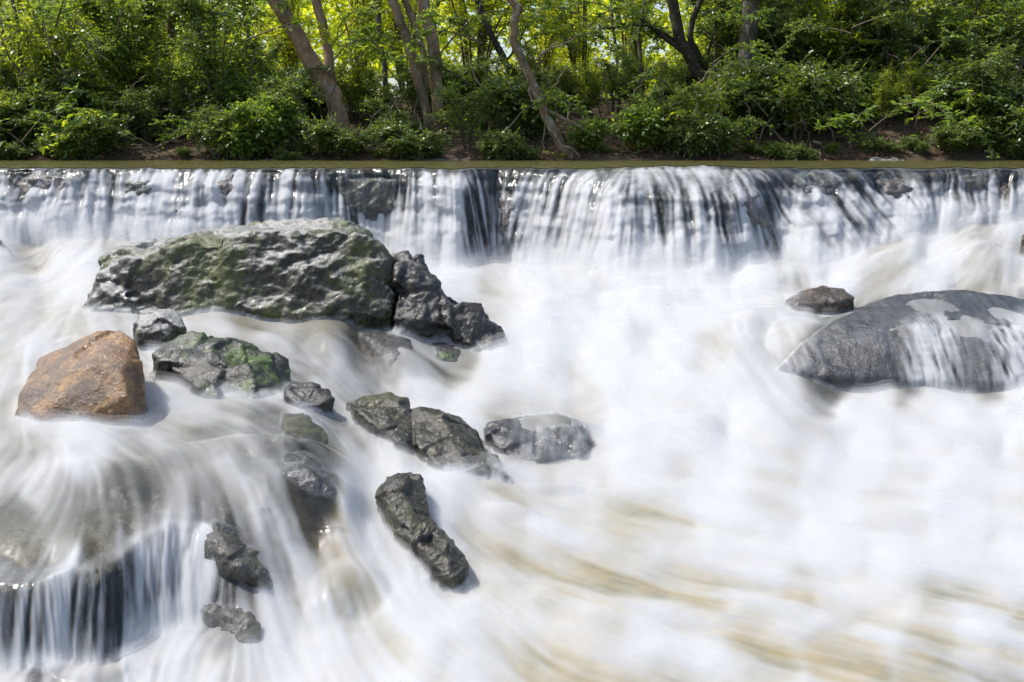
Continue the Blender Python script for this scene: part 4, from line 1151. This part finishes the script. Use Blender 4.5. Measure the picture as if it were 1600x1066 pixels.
for k in range(34):
    u = -90 + k * 54 + rng.uniform(-20, 20)
    place_shrub('low', int(rng.integers(0, 3)), u, rng.uniform(11.4, 13.0), rng.uniform(.7, 1.3), rng.uniform(0, 6.28), 'on the slope')
for k in range(58):
    u = -100 + k * 32 + rng.uniform(-20, 20)
    dark = u < 360 or u > 1130
    Y = rng.uniform(11.0, 12.2) if dark else rng.uniform(11.6, 12.6)
    sc = rng.uniform(.45, 1.0) * (1.1 if dark else 0.55)
    if Y < 11.5 and min(abs(u - q) for q in (525, 680, 1168, 660)) < 60: Y = 12.0
    place_shrub('mid', int(rng.integers(0, 4)), u, Y, sc, rng.uniform(0, 6.28), 'in the thicket')
for k in range(44):
    u = -150 + k * 44 + rng.uniform(-30, 30)
    dark = u < 330 or u > 1200
    if k % 2: continue
    Y = rng.uniform(12.8, 17)
    place_shrub('tall', 1 if (dark and k % 2) else 0, u, Y, rng.uniform(.75, 1.15), rng.uniform(0, 6.28), 'further back')

def leafy_branch_mesh(ln_, L, dens, wl, seed):
    d = np.array([0.9, -.35, 0.0])
    pth = curve([np.zeros(3), d * ln_ * .35 + [0, 0, .22 * ln_], d * ln_ * .7 + [0, 0, .25 * ln_], d * ln_ + [0, 0, .05 * ln_]], 12, .05, seed)
    side = curve([pth[5], pth[5] + np.array([.2, .25, .12]) * ln_, pth[5] + np.array([.45, .3, .02]) * ln_], 7, .04, seed + 3)
    P_, A_, N_, L_, tw = [], [], [], [], []
    for q in (pth[3:], side[1:]):
        p, a, nr, l2, t = spray(q, dens, L, .09)
        P_ += p; A_ += a; N_ += nr; L_ += l2; tw += t
    L_ = np.array(L_)
    f = leaf_mesh('foliage', [leaf_batch(P_, A_, N_, L_, L_ * wl)], tube(tw, 3))
    V, Q = tube([(pth, np.linspace(.011, .003, 12)), (side, np.linspace(.006, .002, 7))], 5)
    b = mesh_from('bough', V, quads=Q)
    return f, b


lb = [leafy_branch_mesh(1.0, .05, 4, .42, 1), leafy_branch_mesh(1.3, .075, 2, .36, 2), leafy_branch_mesh(.8, .038, 5, .5, 3), leafy_branch_mesh(1.1, .09, 2, .28, 4)]
for k, (f, b) in enumerate(lb):
    f.materials.append(M[('leaf_mid', 'leaf_sun', 'leaf_dark', 'leaf_mid')[k]]); f.materials.append(M['twig']); b.materials.append(M['twig'])
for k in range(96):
    u = -60 + (k % 48) * 36 + rng.uniform(-18, 18)
    Y = rng.uniform(10.25, 11.6)
    clear = 480 < u < 720 or 800 < u < 930
    if clear: Y = rng.uniform(11.3, 12.0)
    x = (u - 800) / F * Y
    gz = float(bank_z(x, Y))
    z = gz + rng.uniform(.05, 1.7)
    if k % 3 == 0 and not clear:
        Y = rng.uniform(10.1, 10.35); x = (u - 800) / F * Y; z = float(bank_z(x, Y)) + rng.uniform(.02, .3)
    rz = rng.uniform(-.7, .5) if rng.random() < .5 else math.pi + rng.uniform(-.2, 1.0)
    v_ = k % 4
    kind = ('small-leaved', 'large-leaved yellow-green', 'fine dark-leaved', 'long-leaved')[v_]
    lab = '%s leafy bough over the thicket %s' % (kind, zone(u))
    e = empty('leafy_bough', (x, Y, z), rz)
    e.rotation_euler = (rng.uniform(-.3, .3), rng.uniform(-.5, .3), rz)
    e.scale = [rng.uniform(.6, 1.05)] * 3
    tag(e, lab, 'bough', lab)
    link('foliage', lb[v_][0], None, e); link('stem', lb[v_][1], None, e)

# the far wood: one mass of sunlit leaf clumps
def far_wood():
    nb = 2100
    cx = rng.uniform(-22, 22, nb); cy = rng.uniform(17, 32, nb)
    cx = cx * cy / 26
    cz = 0.1 + rng.random(nb) * (cy * 0.24)
    P_, A_ = [], []
    per = 70
    r = rng.uniform(.35, .9, nb)
    c = np.stack([cx, cy, cz], -1)
    pos = np.repeat(c, per, 0) + rand_unit(nb * per) * (np.repeat(r, per) * rng.random(nb * per) ** 0.5)[:, None] * np.array([1.2, 1, .7])
    ax = rand_unit(nb * per); ax[:, 2] -= 0.3
    nr = rng.normal(size=(nb * per, 3)) * .7 + np.array([0, 0, .6])
    L = rng.uniform(.10, .19, nb * per)
    me = leaf_mesh('far_wood', [leaf_batch(pos, ax, nr, L, L * .55)])
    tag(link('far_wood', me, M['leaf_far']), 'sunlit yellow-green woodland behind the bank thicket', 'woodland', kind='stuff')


far_wood()


# ------------------------------------------------------------------ trees
def tree(name, stems, mat, label, leaves=None, leafmat='leaf_dark', above=3.0, branches=(), crown=True, cat='tree'):
    """stems: list of (list of (u, v), distance, (width px at each end)); the first reaches the ground"""
    (p0, Yb, _w) = stems[0]
    base = P(p0[0][0], p0[0][1], Yb)
    root = empty(name, base)
    tag(root, label, cat)
    crown_pts = []
    for k, (pl, Y, wd) in enumerate(stems):
        Ys = Y if hasattr(Y, '__len__') else [Y] * len(pl)
        pts = [P(u, v, y) for (u, v), y in zip(pl, Ys)]
        Yt = Ys[-1]
        if pl[-1][1] <= 5:                              # goes on above the frame
            d = pts[-1] - pts[-2]; d /= np.linalg.norm(d)
            pts.append(pts[-1] + d * above * 0.5 + np.array([0, .1, .0]))
            pts.append(pts[-1] + (d * .5 + np.array([0.1, .1, .9])) * above * 0.5)
            crown_pts.append(pts[-1]); crown_pts.append(pts[-2])
        if k == 0: pts.insert(0, pts[0] + (pts[0] - pts[1]) * 0.02 + np.array([0, 0, -.25]))
        n = 8 * len(pts)
        c = curve(pts, n, 0.02, k + hash(name) % 7 * 0 + len(label))
        r = np.interp(np.linspace(0, 1, n), np.linspace(0, 1, len(wd)), wd) * 0.5 / F * Yt
        r = r * .76
        if k == 0: r[:6] *= np.linspace(1.5, 1.05, 6)
        V, Q = tube([(c - base, r)], 14, 0.14)
        link('trunk' if k == 0 else 'stem', mesh_from('trunk', V, quads=Q), mat, root)
    bp = []
    for (pl, Y, w0, lf) in branches:
        Ys = Y if hasattr(Y, '__len__') else [Y] * len(pl)
        pts = [P(u, v, y) for (u, v), y in zip(pl, Ys)]
        n = 6 * len(pts)
        c = curve(pts, n, 0.03, w0)
        lv = None
        if lf:
            p, a, nr, ln, t = spray(c[n // 3:] - base, lf, .06, .2)
            lv = (p, a, nr, ln, t)
        bp.append((lv, c - base, np.linspace(w0, w0 * .45, n) * .5 / F * Ys[0]))
    if crown:
        for cpt in crown_pts:
            for _ in range(4):
                d = rand_unit(1)[0]; d[2] = abs(d[2]) * .5 + .1
                e = cpt + d * np.array([1.3, 1.3, .9])
                c = curve([cpt, (cpt + e) / 2 + [0, 0, .1], e], 8, .05, 3)
                p, a, nr, ln, t = spray(c[2:] - base, 2, .08, .35)
                bp.append(((p, a, nr, ln, t), c - base, np.linspace(.025, .006, 8)))
    for (lv, c, r) in bp:
        V, Q = tube([(c, r)], 7, .1)
        br = link('branch', mesh_from('branch', V, quads=Q), mat, root)
        if lv and len(lv[0]):
            ll = np.array(lv[3])
            link('foliage', leaf_mesh('foliage', [leaf_batch(lv[0], lv[1], lv[2], ll, ll * .45)], tube(lv[4], 3)), M[leafmat], br).data.materials.append(M['twig'])
    return root


tree('forked_tree', [([(532, 192), (520, 150), (495, 110), (470, 65), (440, 15), (431, 0)], 11.0, (36, 34, 30, 28)), ([(524, 158), (516, 115), (508, 60), (493, 0)], 11.05, (20, 19, 17, 15))],
     M['bark_pale'], 'pale pinkish-brown forked tree leaning left, its two stems splitting above the roots')
tree('slender_tree', [([(672, 200), (655, 130), (636, 60), (612, 0)], 10.9, (20, 18, 17)), ([(664, 140), (662, 95), (650, 45), (630, -5)], 11.0, (13, 13, 12))],
     M['bark_brown'], 'slim brown tree of two close stems leaning left, beside the lichen-spotted trunk', leafmat='leaf_mid')
tree('lichen_trunk_tree', [([(685, 185), (681, 120), (675, 60), (663, 0)], 11.15, (27, 25, 23))],
     M['bark_pale'], 'straight reddish-brown trunk spotted with white lichen, right of the slim twin-stemmed tree')
tree('crooked_tree', [([(893, 252), (880, 235), (862, 200), (848, 168), (828, 120), (808, 75), (803, 45), (806, 10), (798, 0)], 10.25, (22, 20, 17, 15, 13))],
     M['bark_brown'], 'crooked tree rising from the waterline at mid bank, wound with a pale vine', leafmat='leaf_mid',
     branches=[([(838, 95), (850, 80), (880, 70), (900, 60)], 10.35, 4, 0)])
tree('thick_tree', [([(1164, 195), (1165, 140), (1168, 80), (1174, 0)], 11.3, (36, 33, 32))],
     M['bark_grey'], 'thick grey-brown lichened trunk, the stoutest tree on the bank')
tree('gnarled_tree', [([(1108, 195), (1105, 150), (1085, 100), (1062, 60), (1050, 0)], 11.9, (30, 26, 22, 18)), ([(1120, 150), (1095, 95), (1078, 50), (1095, 0)], 12.0, (14, 12, 10))],
     M['bark_dark'], 'gnarled dark tree of tangled limbs left of the thick grey trunk',
     branches=[([(1075, 85), (1040, 60), (1000, 30), (985, 0)], 11.9, 9, 3), ([(1085, 95), (1050, 60), (1010, 40), (950, 45), (920, 50)], 12, 6, 3), ([(1100, 140), (1130, 120), (1160, 100), (1200, 60)], 12.2, 7, 4),
               ([(1095, 130), (1115, 60), (1130, 0)], 12, 6, 3), ([(1105, 165), (1085, 160), (1075, 130), (1040, 120)], 12, 6, 3)])
tree('thin_tree', [([(606, 170), (602, 120), (595, 60), (588, 0)], 12.6, (12, 11, 10))], M['bark_grey'], 'thin grey trunk between the pale forked tree and the slim twin stems')
tree('mossy_tree', [([(262, 190), (264, 120), (268, 60), (272, 0)], 12.3, (18, 16, 14))], M['bark_brown'], 'straight mossy trunk half hidden by leaves on the left',
     branches=[([(265, 90), (290, 60), (285, 20), (270, 0)], 12.2, 7, 4), ([(266, 120), (230, 100), (190, 90)], 12.2, 5, 4)])
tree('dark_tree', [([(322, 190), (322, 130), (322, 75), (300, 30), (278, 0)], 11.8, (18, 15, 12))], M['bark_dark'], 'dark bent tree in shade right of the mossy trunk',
     branches=[([(322, 70), (340, 40), (350, 0)], 11.8, 6, 5), ([(321, 80), (290, 70), (260, 75)], 11.8, 5, 4), ([(322, 110), (360, 90), (400, 60)], 11.9, 5, 4)])
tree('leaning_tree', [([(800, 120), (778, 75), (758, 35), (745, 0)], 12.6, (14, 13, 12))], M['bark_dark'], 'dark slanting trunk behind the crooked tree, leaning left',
     branches=[([(790, 95), (815, 60), (830, 20)], 12.6, 4, 3), ([(760, 60), (735, 45), (700, 30)], 12.6, 4, 3)])
tree('thin_tree', [([(34, 250), (36, 150), (30, 60), (20, 0)], 10.9, (8, 7, 6))], M['bark_grey'], 'thin pole-like stem nearest the left edge', crown=False,
     branches=[([(36, 150), (60, 100), (90, 60), (130, 90)], 10.9, 3, 2), ([(34, 120), (10, 80), (0, 30)], 10.9, 3, 2), ([(33, 180), (70, 150), (110, 170)], 10.9, 2.5, 2)])
tree('thin_tree', [([(1004, 190), (1003, 110), (1000, 50), (1008, 0)], 12.3, (9, 8, 8))], M['bark_grey'], 'thin upright stem left of the gnarled dark tree', leafmat='leaf_mid')
tree('thin_tree', [([(1225, 150), (1232, 100), (1246, 60), (1255, 0)], 12.0, (9, 8, 7))], M['bark_dark'], 'thin dark stem just right of the thick grey trunk',
     branches=[([(1212, 128), (1225, 100), (1240, 70), (1262, 55)], 11.8, 9, 2)])
tree('thin_tree', [([(1470, 160), (1480, 100), (1500, 50), (1535, 0)], 12.2, (9, 8, 7))], M['bark_dark'], 'thin dark stem slanting up to the right above the shaded rocks',
     branches=[([(1480, 100), (1450, 70), (1430, 30)], 12.2, 4, 4), ([(1490, 80), (1540, 60), (1590, 30)], 12.1, 4, 4)])
tree('arching_tree', [([(1555, 235), (1562, 190), (1585, 130), (1610, 60), (1630, 0)], 10.8, (10, 9, 8))], M['twig'], 'arching brown stem at the right edge of the bank',
     branches=[([(1562, 180), (1530, 160), (1500, 130)], 10.8, 4, 4), ([(1585, 125), (1560, 80), (1570, 20)], 10.8, 4, 3), ([(1600, 90), (1560, 120), (1520, 150)], 10.7, 4, 3)], crown=False)
for i, (u0, u1, Y, wd, mt, lab) in enumerate([
        (118, 110, 13.2, 9, 'bark_grey', 'slim background trunk left of the mossy trunk'), (395, 380, 14, 9, 'bark_grey', 'slim background trunk left of the pale forked tree'),
        (560, 548, 13.5, 7, 'bark_brown', 'slim background trunk just right of the pale forked tree'), (730, 722, 14, 7, 'bark_grey', 'slim background trunk right of the lichen-spotted trunk'),
        (905, 915, 14, 9, 'bark_grey', 'slim background trunk right of the crooked tree'), (965, 955, 13.4, 6, 'bark_dark', 'darkest slim background stem between crooked and gnarled trees'),
        (1330, 1325, 13.2, 9, 'bark_brown', 'slim brown background trunk in the middle of the right thicket'), (1395, 1420, 14, 7, 'bark_grey', 'slim background trunk above the small grey waterline rock')]):
    tree('background_tree', [([(u0, 190), ((u0 + u1) / 2 + 4, 100), (u1, 0)], Y, (wd, wd * .85))], M[mt], lab, leafmat='leaf_bright')


# ------------------------------------------------------------------ vines, roots and fallen wood
def wood(name, pl, Y, wd, label, mat='vine', wob=0.02, cat='vine'):
    Ys = Y if hasattr(Y, '__len__') else [Y] * len(pl)
    pts = [P(u, v, y) for (u, v), y in zip(pl, Ys)]
    n = 9 * len(pts)
    c = curve(pts, n, wob, len(label))
    b = c[0].copy()
    r = np.interp(np.linspace(0, 1, n), np.linspace(0, 1, len(wd)), wd) * .5 / F * Ys[0]
    V, Q = tube([(c - b, r)], 8, .15)
    o = link(name, mesh_from(name, V, quads=Q), M[mat]); o.location = b
    tag(o, label, cat)


wood('vine', [(828, 135), (830, 155), (842, 165), (870, 180), (900, 195), (930, 212)], 10.15, (3, 4, 5, 4), 'pale twisting vine crossing the crooked trunk down to the right')
wood('vine', [(852, 170), (857, 200), (868, 212), (880, 228), (895, 232), (905, 248)], 10.1, (3, 3.5, 2.5), 'pale vine winding down the foot of the crooked trunk')
wood('vine', [(838, 95), (845, 85), (858, 78), (870, 65)], 10.2, (3, 2), 'short curly vine looping off the upper crooked trunk')
wood('root', [(930, 248), (945, 232), (955, 215), (962, 200), (990, 202), (1010, 210), (1018, 222)], 10.3, (3, 3, 2.2), 'bare root arching over the bank right of the crooked tree', cat='root')
wood('root', [(925, 252), (940, 225), (962, 212), (985, 238), (1015, 232)], 10.25, (2.6, 2), 'thin looping root below the arching root', cat='root')
wood('fallen_branch', [(1076, 242), (1095, 235), (1115, 234), (1140, 240), (1162, 248)], 10.3, (7, 7, 5), 'thick pale fallen branch above the green mossy rock', mat='twig', cat='branch')
wood('fallen_branch', [(1272, 220), (1290, 232), (1312, 243)], 10.35, (4, 2.5), 'short broken stick slanting down on the right bank', cat='branch')
wood('fallen_branch', [(1360, 188), (1375, 200), (1392, 212)], 10.7, (4, 3), 'short pale stick above the small grey waterline rock', cat='branch')
wood('root', [(1370, 238), (1390, 225), (1420, 222), (1450, 230), (1475, 242), (1500, 250)], 10.4, (4, 4, 3), 'long pale root snaking to the water on the right', cat='root')
wood('vine', [(1150, 130), (1146, 170), (1152, 200), (1158, 235)], 10.9, (2.5, 3, 2.5), 'thin pale vine hanging left of the thick grey trunk')
wood('vine', [(1290, 148), (1240, 155), (1205, 185), (1190, 210), (1185, 240)], 10.6, (2, 3, 2.5), 'thin arching stem bending down to the bank right of the thick grey trunk')
wood('fallen_branch', [(1555, 170), (1565, 195), (1560, 225), (1558, 240)], 10.5, (4, 3), 'upright broken stick at the right edge of the bank', cat='branch')
wood('fallen_branch', [(1060, 215), (1080, 225), (1095, 232)], 10.4, (4, 3), 'reddish stick lying left of the thick fallen branch', cat='branch')
wood('fallen_branch', [(380, 253), (420, 250), (470, 249), (520, 252)], 10.15, (2, 3, 2), 'slender stick lying along the waterline below the pale forked tree', cat='branch')
wood('vine', [(523, 165), (515, 195), (500, 225), (492, 250)], 10.7, (2, 2, 1.5), 'hair-thin pale aerial root hanging below the pale forked tree')
wood('vine', [(533, 175), (525, 200), (510, 235)], 10.6, (2, 1.6), 'second aerial root hanging right under the forked tree base')
wood('vine', [(60, 0), (75, 60), (100, 120), (96, 250)], 10.6, (2.5, 2.5, 2), 'pale hanging vine near the left edge')
wood('vine', [(0, 70), (20, 52), (45, 50), (60, 75)], 10.6, (2, 1.5), 'pale arched vine touching the left edge')
wood('vine', [(100, 0), (110, 40), (150, 80), (170, 95)], 10.8, (2, 1.5), 'pale twig slanting down across the left thicket')

for k in range(44):
    u = -60 + k * 39 + rng.uniform(-18, 18)
    Y = rng.uniform(10.35, 11.4)
    hgt = rng.uniform(60, 190); ln_ = rng.uniform(-50, 50)
    v0 = float(proj(0, Y, float(bank_z((u - 800) / F * Y, Y)))[1])
    pl = [(u, v0), (u + ln_ * .3 + rng.uniform(-6, 6), v0 - hgt * .4), (u + ln_ * .8 + rng.uniform(-9, 9), v0 - hgt * .8), (u + ln_ * 1.6, v0 - hgt)]
    lab = ('bare thin pale twig' if k % 2 else 'bare thin brown twig') + ' among the shrubs ' + zone(u)
    wood('bare_twig', pl, Y, (rng.uniform(2, 3.4), 1.2), lab, mat='vine' if k % 2 else 'twig', wob=.04, cat='twig')
    C.objects[-1]['group'] = lab

# ------------------------------------------------------------------ broad-leaved plants and litter
def broad_plant(u, v, Y, n, L, label, mat='leaf_mid', wl=.38, up=.8):
    b = P(u, v, Y)
    b[2] = float(bank_z(b[0], Y)) - .01
    root = empty('broad_leaved_plant', b)
    tag(root, label, 'plant')
    pos, ax, nr, ln, st = [], [], [], [], []
    for k in range(n):
        a = 2.4 * k + rng.random()
        d = np.array([math.cos(a), math.sin(a) * .8 - .2, up + rng.uniform(-.3, .3)])
        d /= np.linalg.norm(d)
        s = L * rng.uniform(.5, 1.1)
        e = d * s * .8
        st.append((np.array([[0, 0, -.03], e * .5 + [0, 0, .02], e]), np.array([.004, .003, .002])))
        pos.append(e); ax.append(d * [1, 1, .35]); nr.append(np.array([0, -.3, 1]) + rng.normal(size=3) * .2); ln.append(s * 1.1)
    ln = np.array(ln)
    link('leaves', leaf_mesh('leaves', [leaf_batch(pos, ax, nr, ln, ln * wl, .3)]), M[mat], root)
    V, Q = tube(st, 4)
    link('stalks', mesh_from('stalks', V, quads=Q), M['leaf_mid'], root)


for (u, v, Y, n, L, lab, mt) in [
        (632, 240, 10.3, 6, .17, 'bright green broad-leaved plant behind the flat pale rock shelf', 'leaf_bright'), (85, 240, 10.4, 9, .16, 'broad-leaved plant at the waterline left of the mossy trunk', 'leaf_mid'),
        (5, 225, 10.4, 7, .24, 'large-leaved plant at the left edge', 'leaf_mid'), (195, 235, 10.5, 8, .13, 'broad-leaved plant in the low growth under the mossy trunk', 'leaf_mid'),
        (555, 222, 10.6, 10, .17, 'broad-leaved plant below the roots of the pale forked tree', 'leaf_mid'), (720, 130, 11.3, 9, .2, 'fern-like plant standing right of the lichen-spotted trunk', 'leaf_bright'),
        (1335, 232, 10.5, 8, .13, 'bright broad-leaved plant left of the small grey waterline rock', 'leaf_mid'), (1170, 236, 10.5, 7, .12, 'small plant with upright leaves by the thick fallen branch', 'leaf_bright'),
        (1440, 230, 10.4, 7, .12, 'light green plant beside the long pale root', 'leaf_mid'), (1570, 240, 10.4, 8, .14, 'light green plant at the right edge waterline', 'leaf_mid'),
        (870, 235, 10.2, 6, .10, 'pale-leaved plant left of the crooked tree foot', 'leaf_bright'), (470, 235, 10.4, 8, .13, 'leafy plant at the waterline left of the hanging aerial roots', 'leaf_mid')]:
    broad_plant(u, v, Y, n, L, lab, mt)

nl = 5000
lx = rng.uniform(-6.5, 6.5, nl); ly = 10.12 + rng.random(nl) ** 1.7 * 2.0
lz = bank_z(lx, ly) + .012
ax = rand_unit(nl); ax[:, 2] *= .3
ln = rng.uniform(.025, .055, nl)
o = link('leaf_litter', leaf_mesh('leaf_litter', [leaf_batch(np.stack([lx, ly, lz], -1), ax, np.array([0, 0, 1]) + rng.normal(size=(nl, 3)) * .4, ln, ln * .5)]), M['litter'])
tag(o, 'brown fallen leaves strewn over the far bank', 'leaf litter', kind='stuff')
